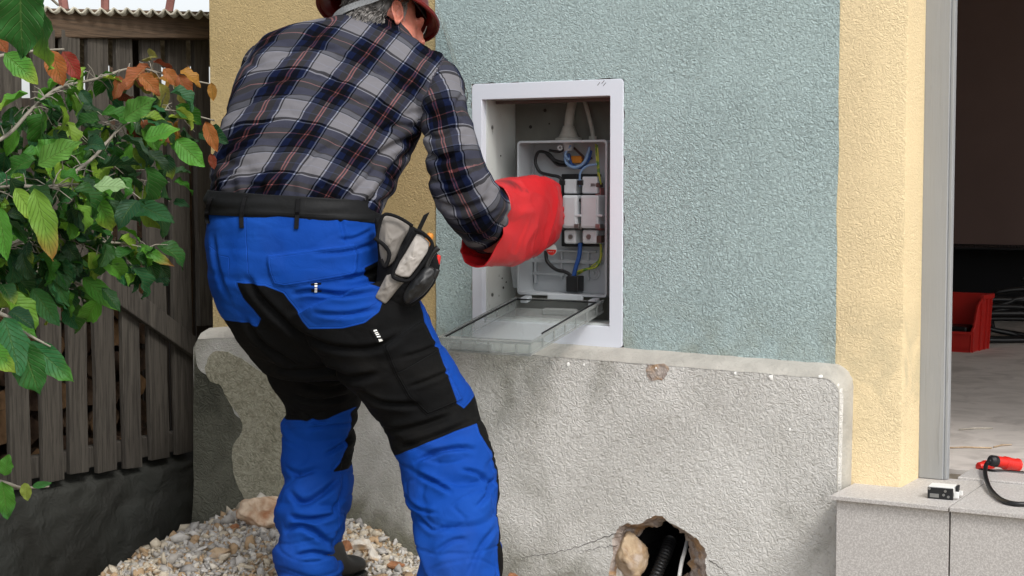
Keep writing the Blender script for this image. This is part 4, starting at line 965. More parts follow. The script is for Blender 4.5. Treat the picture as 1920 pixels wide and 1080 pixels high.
along('A', .25, .62, 28, .05); along('B', .15, .92, 56, .06); along('C', .15, 1, 38, .055); along('D', .15, .95, 84, .06); along('E', .2, 1, 40, .06)
along('H', .1, .8, 46, .06); along('J', .15, 1, 62, .06); along('D', .1, .6, 26, .08); along('C', .1, .6, 18, .08)
for i in range(50):
    a_ = random.choice([(150, 330, 190, 330, 3.8), (60, 300, 300, 470, 3.7), (0, 230, 420, 560, 3.75), (230, 385, 225, 330, 4.0), (0, 200, 160, 320, 3.8)]); put_leaf(P(rnd(a_[0], a_[1]), rnd(a_[2], a_[3]), a_[4]+rnd(-.12, .2)))
along('F', .3, .8, 3, .03); along('A', .6, 1.0, 16, .035, cols=autumn+[yel]); along('B', .7, 1, 8, .05, cols=autumn[:4]+[yel]); along('B', .85, 1, 4, .02, cols=autumn[:4]+[yel], size=.07)
# extra crown leaves outside the view on the left, added to shade the fence
for i in range(160): put_leaf(Vector((rnd(-1.75, -1.28), rnd(3.4, 4.1), rnd(.75, 1.9))))
# leaves one can pick out
def kl(bx, by, tx, ty, Y, wpx, col, tip=None, dY=0.0, nr=(.1, -1, .45), droop=.1):
    a = P(bx, by, Y); c = P(tx, ty, Y+dY); leaf(a, c-a, nr, (c-a).length, wpx/3000*Y, col, droop, tip)
g1, g2, g3 = hx('2f6b2c')[:3], hx('4b8a2a')[:3], hx('2a6a38')[:3]
kl(38, -40, 40, 114, 2.75, 92, g1, None, .05, (.2, -1, .5)); kl(70, -30, 84, 134, 2.8, 58, g1, hx('7fa636')[:3], .05, (-.4, -1, .3))
kl(95, 94, 118, 162, 3.3, 40, autumn[0], autumn[1]); kl(118, 96, 150, 150, 3.35, 34, red, red); kl(8, 100, 72, 156, 3.3, 44, g2, yel); kl(-14, 60, 14, 98, 3.1, 30, autumn[1])
kl(28, 352, 72, 420, 3.0, 34, hx('7fa83a')[:3], yel); kl(64, 352, 100, 490, 2.95, 50, hx('6f9a35')[:3], hx('a8763c')[:3]); kl(-4, 385, 12, 490, 2.9, 40, g2)
kl(8, 595, 40, 705, 3.15, 56, g3, None, -.05, (.4, -1, .6)); kl(40, 640, 74, 742, 3.15, 66, g1, None); kl(55, 640, 138, 716, 3.2, 50, g3, g2); kl(-30, 640, 30, 700, 3.1, 40, g2, yel); kl(20, 600, 70, 632, 3.25, 28, g2)
kl(4, 902, 14, 975, 3.4, 44, g2, g1); kl(8, 892, 16, 852, 3.4, 30, g2); kl(46, 905, 52, 940, 3.45, 22, hx('8fa044')[:3]); kl(60, 912, 97, 905, 3.45, 14, g1)
kl(232, 222, 290, 184, 3.8, 44, hx('4f8433')[:3], None, -.03, (0, -1, .2)); kl(262, 138, 300, 178, 4.0, 30, autumn[0], autumn[1]); kl(306, 128, 340, 165, 4.1, 24, autumn[0]); kl(335, 140, 358, 192, 4.1, 30, autumn[1], hx('b04a35')[:3]); kl(396, 155, 400, 190, 4.2, 18, autumn[3])
kl(270, 262, 335, 238, 3.7, 38, g2, hx('6fae35')[:3], 0, (0, -1, .7)); kl(330, 262, 384, 312, 3.8, 44, g2, hx('5da233')[:3]); kl(385, 228, 408, 285, 4.0, 26, autumn[0]); kl(395, 288, 402, 318, 4.05, 16, autumn[2]); kl(176, 350, 242, 348, 3.4, 40, hx('8fb07a')[:3], None, 0, (0, -.8, .9))
kl(255, 460, 327, 498, 3.85, 24, g2, autumn[0]); kl(250, 380, 328, 414, 3.9, 38, g3, None, 0, (0, -1, .6)); kl(155, 520, 226, 582, 3.8, 38, hx('4a8d2b')[:3], hx('6aa535')[:3]); kl(60, 540, 112, 612, 3.7, 40, g1, g3); kl(180, 470, 235, 500, 3.8, 34, g3); kl(90, 500, 130, 575, 3.7, 34, g1)
kl(75, 300, 110, 262, 3.5, 50, g2); kl(70, 310, 150, 262, 3.45, 46, hx('5b8e35')[:3], None, 0, (0, -1, .3))
me = mesh(LV, LF); uvl = me.uv_layers.new(name='UVMap'); vi = np.empty(len(me.loops), np.int32); me.loops.foreach_get('vertex_index', vi); uvl.data.foreach_set('uv', np.array(LUV, np.float32)[vi].ravel()); cattr(me, 'col', np.array(LC))
put('foliage', me, M['leaf'], shrub); build(TW, 'leaf_stalks', M['bark'], shrub, smooth=True)['kind'] = 'stuff'
# ================================================================= WORKER
Yp = 4.15
who = thing('person', 'worker in plaid shirt and blue and black trousers bending to the open meter cabinet', 'person', (-.55, 4.2, 0))
TOR = [(402, 440, 712, 440, 4.15, -.02, .125), (400, 398, 708, 412, 4.17, .03, .135), (402, 366, 716, 380, 4.19, .03, .150), (401, 335, 730, 352, 4.22, .03, .162), (406, 300, 742, 322, 4.25, .03, .168), (417, 262, 760, 290, 4.28, .035, .168), (428, 225, 782, 250, 4.31, .04, .165),
       (440, 182, 800, 205, 4.35, .045, .155), (456, 138, 818, 162, 4.38, .05, .142), (476, 104, 826, 126, 4.41, .05, .122), (515, 76, 806, 98, 4.435, .045, .10), (590, 52, 778, 76, 4.45, .03, .08), (648, 34, 762, 58, 4.46, .02, .066), (660, 22, 756, 44, 4.47, .02, .06)]
ARM = [(742, 168, 822, 96, 4.36, .03, .07), (772, 200, 850, 122, 4.32, .02, .074), (790, 232, 868, 164, 4.28, .01, .072), (797, 268, 882, 214, 4.25, .0, .068), (800, 306, 894, 264, 4.23, -.01, .066), (808, 350, 912, 312, 4.22, -.01, .066),
       (822, 392, 934, 348, 4.24, 0, .066), (846, 430, 941, 364, 4.29, .02, .066), (872, 458, 947, 368, 4.37, .04, .060), (895, 470, 952, 380, 4.45, .05, .052), (915, 466, 964, 384, 4.51, .05, .046)]
LARM = [(470, 168, 530, 84, 4.50, .0, .07), (442, 190, 520, 150, 4.56, .0, .066), (428, 228, 505, 228, 4.64, 0, .062), (440, 285, 515, 295, 4.72, 0, .058), (500, 330, 560, 280, 4.78, 0, .055), (590, 350, 620, 290, 4.80, 0, .05)]
def shrink(R, k_, th=None):
    o = []
    for lx, ly, rx, ry, Y, dY, t in R:
        cx, cy = (lx+rx)/2, (ly+ry)/2; o.append((cx+(lx-cx)*k_, cy+(ly-cy)*k_, cx+(rx-cx)*k_, cy+(ry-cy)*k_, Y, dY*k_, t*k_))
    return o
HIP = [(397, 398, 704, 412, 4.17, .03, .135), (393, 425, 711, 436, 4.16, .035, .15), (394, 462, 718, 474, 4.16, .04, .162), (399, 505, 732, 518, 4.16, .045, .168), (408, 548, 762, 556, 4.17, .045, .165), (432, 590, 786, 590, 4.19, .05, .155), (462, 640, 800, 625, 4.22, .05, .14), (500, 690, 770, 680, 4.24, .05, .12)]
LLEG = [(420, 545, 600, 560, 4.30, .0, .13), (450, 600, 635, 615, 4.32, .0, .125), (478, 650, 660, 665, 4.34, 0, .12), (500, 695, 674, 712, 4.36, 0, .112), (530, 735, 677, 750, 4.385, 0, .105), (537, 765, 674, 775, 4.40, 0, .10), (529, 800, 668, 805, 4.40, 0, .10), (529, 850, 665, 858, 4.385, 0, .098), (527, 900, 662, 905, 4.36, 0, .095), (515, 945, 656, 950, 4.33, 0, .098),
        (511, 975, 650, 980, 4.32, 0, .096), (519, 1000, 640, 1008, 4.31, 0, .092), (512, 1028, 634, 1040, 4.31, 0, .094), (514, 1055, 644, 1062, 4.31, 0, .096), (518, 1090, 648, 1094, 4.32, 0, .098), (522, 1108, 646, 1112, 4.325, 0, .098)]
RLEG = [(545, 600, 748, 520, 4.08, 0, .13), (590, 655, 790, 565, 4.07, 0, .128), (635, 705, 818, 625, 4.07, 0, .122), (676, 748, 852, 682, 4.075, 0, .116), (708, 790, 888, 738, 4.08, 0, .11), (730, 832, 905, 790, 4.07, 0, .108), (744, 868, 926, 846, 4.04, 0, .106), (757, 915, 934, 900, 4.01, 0, .104), (768, 965, 937, 956, 3.98, 0, .102), (778, 1020, 941, 1015, 3.95, 0, .10), (787, 1080, 946, 1078, 3.93, 0, .10), (792, 1140, 950, 1140, 3.92, 0, .102), (794, 1180, 952, 1182, 3.92, 0, .102)]
def add(mb, R, n=44, sub=4, ex=2.25, cap=(True, True)):
    v, f, c = loft(R, n, sub, ex, cap); mb.add(v, f); return c
# --- body: one continuous skin (torso, limbs, neck, head), mostly under the clothes
HCn = P(719, 38, 4.465)
fh = Vector((.90, .30, -.30)).normalized(); uh = Vector((.15, .45, .88)); uh = (uh-fh*uh.dot(fh)).normalized(); sh = fh.cross(uh).normalized()   # sh = his right side, towards us
def Hd(f, s, u): return HCn+fh*f+sh*s+uh*u
def ell(mb, c, rf, rs, ru, sub=3, A=None):
    bm = bmesh.new(); bmesh.ops.create_icosphere(bm, subdivisions=sub, radius=1)
    vs = []
    for v in bm.verts:
        q = v.co
        vs.append(c+fh*(q.x*rf)+sh*(q.y*rs)+uh*(q.z*ru))
    mb.add(vs, [[v.index for v in f.verts] for f in bm.faces]); bm.free()
body = MB()
add(body, shrink(TOR, .86), 32, 3); add(body, shrink(ARM, .78), 20, 3); add(body, shrink(LARM, .78), 20, 3); add(body, shrink(HIP, .82), 32, 3); add(body, shrink(LLEG[2:], .72), 24, 3); add(body, shrink(RLEG[2:], .72), 24, 3)
ell(body, Hd(-.012, 0, .028), .099, .078, .092); ell(body, Hd(.040, 0, -.035), .060, .062, .088); ell(body, Hd(.070, 0, -.072), .034, .040, .036); ell(body, Hd(.035, .034, -.055), .045, .024, .046); ell(body, Hd(.035, -.034, -.055), .045, .024, .046)
ell(body, Hd(.108, 0, -.012), .014, .012, .022, 2); ell(body, Hd(.118, 0, -.026), .013, .014, .011, 2); ell(body, Hd(.095, 0, .018), .016, .055, .012, 2); ell(body, Hd(.101, 0, -.055), .010, .024, .005, 2); ell(body, Hd(.099, 0, -.066), .010, .020, .006, 2)
nk = spline([P(700, 110, 4.47), P(708, 75, 4.475), P(716, 60, 4.475), Hd(-.02, 0, -.03)], 5); body.tube(nk, [.066]*6+[.060]*5+[.054]*(len(nk)-11), 20)
# ears: rim, bowl and lobe
for sg_ in (1, -1):
    ec = Hd(.004, sg_*.080, -.012)
    rimp = [Hd(.022, sg_*.078, .006), Hd(.020, sg_*.086, .026), Hd(.002, sg_*.094, .036), Hd(-.018, sg_*.096, .026), Hd(-.022, sg_*.095, .004), Hd(-.014, sg_*.090, -.020), Hd(.000, sg_*.084, -.034), Hd(.010, sg_*.080, -.036), Hd(.013, sg_*.078, -.024)]
    ell(body, Hd(.012, sg_*.071, -.006), .020, .010, .028, 2)
# hands inside the gloves: palm, four curled fingers, thumb
def hand(mb, wr, dr, up_, k_=1.0):
    dr = dr.normalized(); up_ = (up_-dr*up_.dot(dr)).normalized(); sd_ = dr.cross(up_)
    mb.tube([wr, wr+dr*.04, wr+dr*.09], [.028, .036, .034], 12)
    for i, (o, L) in enumerate(((.030, .070), (.010, .080), (-.010, .074), (-.030, .058))):
        b0_ = wr+dr*.085+up_*o; p1_ = b0_+dr*L*.45+sd_*.004; p2_ = p1_+dr*L*.22+sd_*L*.3; p3_ = p2_-dr*L*.02+sd_*L*.3
        mb.tube(spline([b0_, p1_, p2_, p3_], 4), [.0105]*5+[.0095]*4+[.009]*3+[.007], 10)
    b0_ = wr+dr*.02+up_*.030; mb.tube(spline([b0_, b0_+up_*.025+dr*.025+sd_*.01, b0_+up_*.022+dr*.055+sd_*.035], 4), [.013]*4+[.011]*4+[.009], 10)
WRr = P(985, 408, 4.60); DRr = (P(1015, 400, 4.75)-P(940, 425, 4.46))
body.tube([P(915, 450, 4.41), WRr], [.040, .030], 14); hand(body, WRr, DRr, Vector((.1, 0, 1)))
hand(body, P(625, 322, 4.81), Vector((1, .25, .1)), Vector((0, 0, 1)))
bme = voxel(body, .0042, 5, 'body')
bm = bmesh.new(); bm.from_mesh(bme)
for sg_ in (1, -1):
    NR, NT = 12, 40; grid = []
    for lay in (0, 1):
        for i in range(NR+1):
            ro = i/NR
            for j in range(NT):
                a = 2*PI*j/NT; up_ = math.sin(a); bk = math.cos(a)      # bk>0 to the back of the head
                A_ = .037*up_*ro; wd_ = (.0215 if up_ > -.1 else .0215*(1+.45*(up_+.1))); B_ = wd_*bk*ro
                h = .004+.017*(.5+.5*bk*ro)
                if lay == 0:
                    helix = math.exp(-((ro-.90)/.10)**2)*(1 if up_ > -.75 else .2)*.0045*(.35+.65*max(0, min(1, .8+bk))); h += helix
                    anti = math.exp(-((math.hypot(A_-.004, B_-.003)-.0145)/.0035)**2)*.003*(1 if bk > -.3 else 0); h += anti
                    bowl = math.exp(-(((A_+.004)/.011)**2+((B_+.006)/.008)**2)); h -= bowl*.013
                    h += .0035*math.exp(-(((A_+.004)/.006)**2+((B_+.0175)/.0035)**2)); h += .003*math.exp(-(((A_+.029)/.008)**2+((B_)/.009)**2))
                else: h -= .0035+.002*(1-ro)
                if i == NR: h -= .0015 if lay == 0 else -.0015
                grid.append(bm.verts.new(Hd(.014-B_-.10*A_, sg_*(.070+h), -.012+A_)))
    for lay in (0, 1):
        o_ = lay*(NR+1)*NT
        for i in range(NR):
            for j in range(NT):
                f_ = [grid[o_+i*NT+j], grid[o_+i*NT+(j+1) % NT], grid[o_+(i+1)*NT+(j+1) % NT], grid[o_+(i+1)*NT+j]]
                if i == 0: f_ = f_[0:1]+f_[2:4] if False else f_
                try: bm.faces.new(f_)
                except ValueError: pass
    for j in range(NT):
        a, c = NR*NT+j, NR*NT+(j+1) % NT; o_ = (NR+1)*NT
        bm.faces.new([grid[a], grid[c], grid[o_+c], grid[o_+a]])
bmesh.ops.recalc_face_normals(bm, faces=bm.faces); bm.to_mesh(bme); bm.free()
put('body', bme, M['skin'], who)
# --- shirt
sm = MB(); Ct = add(sm, TOR, 64, 5, 2.3); Ca = add(sm, ARM, 40, 5, 2.1); Cl = add(sm, LARM, 32, 4, 2.1)
sme = voxel(sm, .0052, 7, 'shirt'); co, no = arr(sme)
def nearline(co, C):
    best = np.full(len(co), 1e9); s = np.zeros(len(co)); acc = 0; rad = np.zeros((len(co), 3)); ti = np.zeros(len(co), int)
    for i in range(len(C)-1):
        a, b = C[i], C[i+1]; d = b-a; L = np.linalg.norm(d)+1e-12; t = np.clip(((co-a)@d)/(L*L), 0, 1); pt = a+t[:, None]*d; e = np.linalg.norm(co-pt, axis=1); k = e < best
        best[k] = e[k]; s[k] = acc+t[k]*L; rad[k] = (co-pt)[k]; ti[k] = i; acc += L
    return best, s, rad, ti
da, sa, ra, ia = nearline(co, Ca); dl, sl_, rl, il = nearline(co, Cl)
q = co[:, [0, 2]]
arm_line = [xz(*p, 4.25) for p in ((838, 96), (822, 130), (800, 165), (790, 200), (790, 240), (797, 290), (800, 330))]   # armhole seam
AP = [xz(*p, 4.25) for p in ((846, 60), (826, 118), (806, 158), (791, 196), (787, 238), (791, 285), (796, 330), (790, 420), (870, 540), (1000, 540), (1000, 60))]
sdA = polysd(q, AP); onarm = (sdA > 0) & (da < .14)
LP_ = [xz(*p, 4.5) for p in ((505, 60), (478, 110), (450, 150), (446, 200), (440, 240), (430, 300), (300, 320), (300, 60))]
sdL = polysd(q, LP_); onl = ((sdL > 0) | (co[:, 1] > 4.62)) & (dl < .12) & ~onarm
# drawing coordinates of the plaid, in metres along the cloth
def px_of(x, z, Y): return 960+F*x/Y, 350-(z-HC)*F/Y
X, Z = co[:, 0], co[:, 2]; m_per = 4.3/3000
x0 = P(535, 200, 4.25).x; yb = 4.12+.0*Z
depth = np.maximum(0, co[:, 1]-(4.10+.55*np.maximum(0, Z-1.1)))
sx = X-P(600, 200, 4.25).x
cA, sA = math.cos(math.radians(33)), math.sin(math.radians(33))
pu = X*cA-Z*sA+np.sign(sx)*depth*.75
w0 = .26
arch = .78*w0*np.log(np.cosh((X-x0)/w0))
pv = Z*1.0+arch+depth*.25
pu[onl] = np.arctan2(rl[onl][:, 1], rl[onl][:, 0])*.066; pv[onl] = sl_[onl]
up0 = np.array([0.0, 1.0, 0.0])
Tn = np.gradient(Ca, axis=0); Tn /= np.linalg.norm(Tn, axis=1)[:, None]; Ta = Tn[ia]
e1 = up0-Ta*(Ta@up0)[:, None]; e1 /= np.linalg.norm(e1, axis=1)[:, None]; e2 = np.cross(Ta, e1)
ang = np.arctan2((ra*e2).sum(1), (ra*e1).sum(1)); ang = np.mod(ang+2*PI, 2*PI)
pu = np.where(onarm, ang*.066, pu); pv = np.where(onarm, sa*1.0, pv)
SF = [([(406, 345), (440, 330), (500, 322), (560, 322)], 5, 5), ([(404, 318), (450, 285), (520, 268)], 7, 6), ([(412, 285), (450, 250), (500, 232), (560, 225)], 8, 6), ([(420, 240), (470, 200), (540, 182), (600, 180)], 8, 5), ([(440, 190), (500, 160), (580, 146), (650, 150)], 8, 4),
      ([(470, 128), (520, 105), (600, 92), (680, 98)], 7, 4), ([(560, 350), (600, 300), (640, 275)], 7, 4), ([(660, 375), (690, 350), (712, 320), (720, 300)], 8, 7), ([(690, 385), (712, 362), (732, 330)], 7, 8), ([(780, 262), (750, 270), (720, 292), (700, 320)], 9, 9), ([(786, 240), (750, 238), (720, 250)], 8, 8),
      ([(775, 285), (745, 305), (728, 330)], 6, 6), ([(600, 360), (640, 345), (680, 345)], 6, 4), ([(430, 352), (480, 345), (530, 352)], 5, 4), ([(700, 130), (740, 150), (790, 180)], 7, 4), ([(780, 60), (800, 90), (820, 115)], 5, 4), ([(640, 200), (700, 195), (760, 215)], 9, 3),
      ([(796, 250), (830, 262), (870, 232)], 8, 7), ([(800, 292), (840, 300), (880, 272)], 8, 8), ([(806, 335), (850, 345), (900, 318)], 7, 6), ([(820, 375), (860, 392), (920, 372)], 8, 7), ([(845, 405), (890, 412), (938, 392)], 6, 5), ([(800, 300), (812, 350), (830, 400)], 6, 4), ([(870, 175), (858, 205), (876, 232)], 6, 6), ([(872, 440), (905, 438), (942, 420)], 6, 5), ([(800, 200), (820, 190), (850, 190)], 7, 4)]
h = folds(co, no, SF, 4.28, 1.7)-.0075*np.maximum(0, .28-np.abs(nz(co, (6, 6, 13), 21)))/.28+.002
h += .0045*nz(co, (7, 7, 16), 3)+.0022*nz(co, (22, 22, 34), 8)
seam = np.minimum(np.abs(sdA)+np.where(da < .15, 0, 1), 1)
h += -.004*np.exp(-(seam/.006)**2)
# gathered cloth just above the belt
zb_ = P(550, 362, 4.1).z; g_ = np.exp(-((Z-(zb_+.02))/.03)**2); h += g_*(.006+.004*np.sin(X*150+3*nz(co, (9, 9, 9), 1)))*(co[:, 1] < 4.35)
setco(sme, co+no*h[:, None]); fattr(sme, 'pu', pu); fattr(sme, 'pv', pv)
lp = [xz(*p, 4.3) for p in ((700, 42), (690, 60), (668, 72))]
fattr(sme, 'seam', seam); shirt = put('shirt', sme, M['plaid'], who)
# collar and hanger loop
def band(R, n, sub, th, name, m, parent, disp=.0, ex=2.1):
    v, f, c = loft(R, n, sub, ex, (False, False)); me = mesh(v, f, name); cc, nn = arr(me)
    setco(me, cc+nn*(disp*nz(cc, (25, 25, 25), 5))[:, None]); o = put(name, me, m, parent); md = o.modifiers.new('t', 'SOLIDIFY'); md.thickness = th; md.offset = 0
    return o, cc
o, cc = band([(640, 50, 778, 96, 4.455, .025, .082), (650, 38, 768, 84, 4.455, .02, .074), (660, 29, 758, 74, 4.46, .02, .068), (670, 24, 750, 66, 4.462, .02, .064)], 48, 4, .004, 'collar', M['plaid'], shirt, .004)
fattr(o.data, 'pu', cc[:, 0]*.9+.03); fattr(o.data, 'pv', cc[:, 2]*.35+.051); fattr(o.data, 'seam', np.ones(len(cc)))
# cuffs
# --- trousers
tm = MB(); add(tm, HIP, 64, 5, 2.35); Cll = add(tm, LLEG, 48, 5, 2.3); Crl = add(tm, RLEG, 48, 5, 2.3)
tme = voxel(tm, .0045, 6, 'trousers'); co, no = arr(tme); q = co[:, [0, 2]]
def poly(pts, Y=4.08): return polysd(q, [xz(*p, Y) for p in pts])
hipb = poly([(370, 380), (720, 392), (724, 482), (682, 503), (690, 528), (728, 540), (716, 580), (690, 600), (650, 610), (585, 613), (572, 600), (553, 572), (535, 548), (500, 534), (444, 530), (455, 558), (475, 580), (489, 597), (482, 612), (440, 606), (280, 604), (280, 380)], 4.03)
strp = poly([(780, 560), (802, 545), (838, 590), (868, 680), (903, 745), (886, 752), (870, 768), (855, 757), (829, 686), (795, 604)], 3.98)
rlow = poly([(690, 900), (741, 860), (778, 841), (813, 827), (852, 810), (893, 800), (898, 818), (922, 853), (931, 893), (932, 925), (939, 1010), (944, 1100), (946, 1300), (690, 1300)], 3.95)
llow = poly([(490, 797), (533, 793), (568, 790), (615, 786), (668, 768), (656, 780), (648, 835), (638, 868), (626, 885), (700, 884), (700, 1300), (480, 1300)], 4.28)
isl = co[:, 1] > 4.19+0*co[:, 0]; low = co[:, 2] < P(700, 700, 4.1).z
dL_ = nearline(co, Cll)[0]; dR_ = nearline(co, Crl)[0]; left = dL_ < dR_
panel = np.maximum(hipb, strp); panel = np.where(low, np.where(left, llow, np.maximum(rlow, strp)), panel)
fattr(tme, 'panel', panel)
flap = [(500, 480), (662, 459), (667, 466), (668, 505), (660, 517), (535, 537), (514, 533), (506, 515)]
cargo = [(722, 645), (790, 600), (836, 690), (866, 752), (802, 776), (767, 742), (743, 699)]
pf = poly(flap, 4.0); pc = poly(cargo, 3.98)
def sseg(L_, Y=4.05):
    pts = [np.array(xz(*p, Y)) for p in L_]; best = np.full(len(q), 1e9); sg = np.zeros(len(q))
    for i in range(len(pts)-1):
        a, b2 = pts[i], pts[i+1]; d = b2-a; t = np.clip(((q-a)@d)/(d@d), 0, 1); e = np.linalg.norm(q-(a+t[:, None]*d), axis=1); k = e < best
        cr = d[0]*(q[:, 1]-a[1])-d[1]*(q[:, 0]-a[0]); best[k] = e[k]; sg[k] = np.where(cr[k] < 0, -e[k], e[k])
    return sg
st = []
for L_ in ([(463, 405), (464, 450), (470, 512), (478, 530)], [(388, 462), (405, 478), (430, 482), (431, 515)], [(640, 592), (700, 572), (708, 565)], [(622, 884), (620, 960), (612, 1090)]):
    st.append(sseg(L_))
st.append(sseg([(748, 696), (800, 668), (832, 652)], 3.98))
A_ = np.array(st); stitch = np.take_along_axis(A_, np.abs(A_).argmin(0)[None], 0)[0]; bk_ = co[:, 1] > 4.42; stitch[bk_] = 1; fattr(tme, 'stitch', stitch)
pf2 = np.where(bk_, -1, pf); pc2 = np.where(bk_, -1, pc); fattr(tme, 'pf', pf2); fattr(tme, 'pc', pc2)
lowk0 = np.clip((P(700, 740, 4.1).z-co[:, 2])*6, 0, 1)
TF = [([(557, 831), (596, 822), (640, 822)], 5, 5), ([(592, 878), (623, 862), (642, 850)], 6, 7), ([(522, 945), (553, 965), (588, 950), (618, 926)], 9, 11), ([(514, 905), (540, 915), (575, 905)], 7, 6), ([(529, 991), (568, 996), (614, 990)], 7, 10), ([(518, 1020), (549, 1008), (580, 1022), (606, 1047)], 8, 11), ([(541, 1066), (576, 1060), (614, 1074)], 7, 8),
      ([(630, 920), (622, 960), (610, 990)], 6, 5), ([(640, 1000), (620, 1030), (612, 1060)], 6, 6), ([(540, 790), (570, 812), (600, 815)], 5, 5), ([(535, 760), (580, 772), (640, 762)], 8, 8), ([(545, 730), (600, 745), (660, 730)], 8, 7),
      ([(786, 849), (815, 834), (860, 824), (893, 828)], 6, 7), ([(788, 870), (821, 882), (850, 896)], 6, 9), ([(764, 912), (790, 930), (824, 933)], 5, 5), ([(780, 940), (813, 961), (845, 955)], 5, 5), ([(819, 1000), (854, 978), (880, 975)], 6, 4), ([(768, 960), (786, 1010), (803, 1052), (812, 1085)], 9, 9), ([(930, 880), (915, 905), (895, 925)], 6, 5), ([(934, 960), (905, 990), (880, 1040)], 8, 4), ([(870, 860), (900, 868), (925, 890)], 5, 6),
      ([(715, 452), (660, 470), (600, 474)], 6, 5), ([(722, 500), (690, 512), (650, 520)], 6, 7), ([(716, 540), (650, 548), (590, 542), (560, 548)], 6, 7), ([(712, 572), (660, 582), (600, 580)], 6, 6), ([(700, 430), (670, 445), (640, 447)], 5, 4), ([(470, 520), (500, 560), (540, 600), (580, 640)], 10, 9), ([(560, 615), (620, 640), (700, 645), (760, 620)], 9, 7), ([(600, 680), (660, 700), (720, 690)], 10, 8), ([(680, 720), (720, 745), (790, 748)], 8, 8),
      ([(730, 800), (780, 790), (850, 768)], 8, 7), ([(750, 828), (800, 812), (880, 782)], 6, 6), ([(398, 440), (410, 500), (430, 560)], 8, 4), ([(760, 660), (800, 650), (826, 640)], 5, 4), ([(770, 715), (815, 700), (845, 690)], 5, 4), ([(460, 600), (500, 650), (560, 690)], 9, 8), ([(500, 690), (560, 700), (640, 690)], 10, 8), ([(640, 400), (650, 440), (655, 455)], 5, 3)]
h = folds(co, no, TF, 4.08, 2.3)-.009*np.clip(.25+lowk0*.8, 0, 1)*(np.maximum(0, .25-np.abs(nz(co, (4.5, 4.5, 11), 31)))/.25+.45*np.maximum(0, .09-np.abs(nz(co, (7, 7, 19), 61)))/.09)
lowk = np.clip((P(700, 760, 4.1).z-co[:, 2])*6, 0, 1)
h += (.004+.004*lowk)*nz(co, (6, 6, 15), 2)+.002*nz(co, (20, 20, 34), 4)
h += .0065*np.clip(pf*300+.5, 0, 1)*(co[:, 1] < 4.25)+.006*np.clip(pc*300+.5, 0, 1)*(co[:, 1] < 4.2)
setco(tme, co+no*h[:, None]); trou = put('trousers', tme, M['trousers'], who)
# fabric labels
def onsurf(ob_me, px, py, lift=.003):
    from mathutils.bvhtree import BVHTree
    if not hasattr(onsurf, 'c'): onsurf.c = {}
    if ob_me.name not in onsurf.c: onsurf.c[ob_me.name] = BVHTree.FromPolygons([v.co for v in ob_me.vertices], [p.vertices[:] for p in ob_me.polygons])
    r = Vector(ray(px, py)).normalized(); h_ = onsurf.c[ob_me.name].ray_cast(Vector((0, 0, HC)), r)
    return h_[0]+h_[1]*lift, h_[1]
def decal(name, me_, pts, m, parent, th=.002, lift=.001, sub=1):
    c = [onsurf(me_, x, y, lift)[0] for x, y in pts]; n_ = (c[1]-c[0]).cross(c[2]-c[1]).normalized()
    if n_.y > 0: n_ = -n_
    b = MB(); b.prism(c, n_*th); return build(b, name, m, parent)
t1 = decal('fabric_label', tme, [(583, 531), (602, 530), (603, 546), (584, 548)], M['black_cloth'], trou)
for i in range(4): decal('stitched_mark', tme, [(590, 532+i*4), (595, 532+i*4), (595, 534+i*4), (590, 534+i*4)], M['white'], t1, .0012, .006)
t2 = decal('fabric_label', tme, [(694, 618), (704, 614), (717, 637), (707, 642)], M['black_cloth'], trou)
for i in range(5): decal('stitched_mark', tme, [(700+i*2.4, 619+i*4.2), (706+i*2.4, 618+i*4.2), (707+i*2.4, 620.4+i*4.2), (701+i*2.4, 621.4+i*4.2)], M['white'], t2, .0012, .006)
# belt
bR = [(396, 356, 702, 376, 4.17, .03, .150), (389, 372, 708, 393, 4.17, .03, .156), (391, 384, 712, 402, 4.17, .03, .158), (391, 395, 714, 411, 4.17, .03, .157), (389, 402, 714, 418, 4.17, .03, .153)]
v, f, c = loft(bR, 64, 5, 2.35, (False, False)); bme_ = mesh(v, f, 'belt'); cc, nn = arr(bme_); 
if (nn[:, 1]*(cc[:, 1]-4.17)).mean() < 0: bme_.flip_normals(); nn = -nn
setco(bme_, cc+nn*(.003*nz(cc, (8, 8, 60), 5)+.0015*nz(cc, (30, 30, 60), 2))[:, None]); belt = put('belt', bme_, M['belt'], who); md = belt.modifiers.new('t', 'SOLIDIFY'); md.thickness = .006; md.offset = -1
for (xa, ya, xb, yb_) in ((463, 366, 455, 428), (560, 366, 556, 430), (398, 372, 393, 420)):
    pts = []
    for i in range(11):
        t = i/10; x = xa+(xb-xa)*t-4*math.sin(t*PI)*(1 if xa < 500 else 0); y = ya+(yb_-ya)*t
        try: p = onsurf(bme_ if y < 404 else tme, x, y, .006)[0]
        except Exception: continue
        pts.append(p)
    b = MB(); vs = []
    for i, p in enumerate(pts):
        for dx, dy in ((-.0055, 0), (.0055, 0), (.0055, .004), (-.0055, .004)): vs.append(p+Vector((dx, -.001-(.002-dy if dy else 0), 0))+Vector((0, dy, 0)))
    b.add(vs, [(j*4+i, j*4+(i+1) % 4, (j+1)*4+(i+1) % 4, (j+1)*4+i) for j in range(len(pts)-1) for i in range(4)]+[(3, 2, 1, 0), tuple(len(vs)-4+i for i in range(4))])
    build(b, 'belt_loop', M['black_cloth'], belt, .0015)
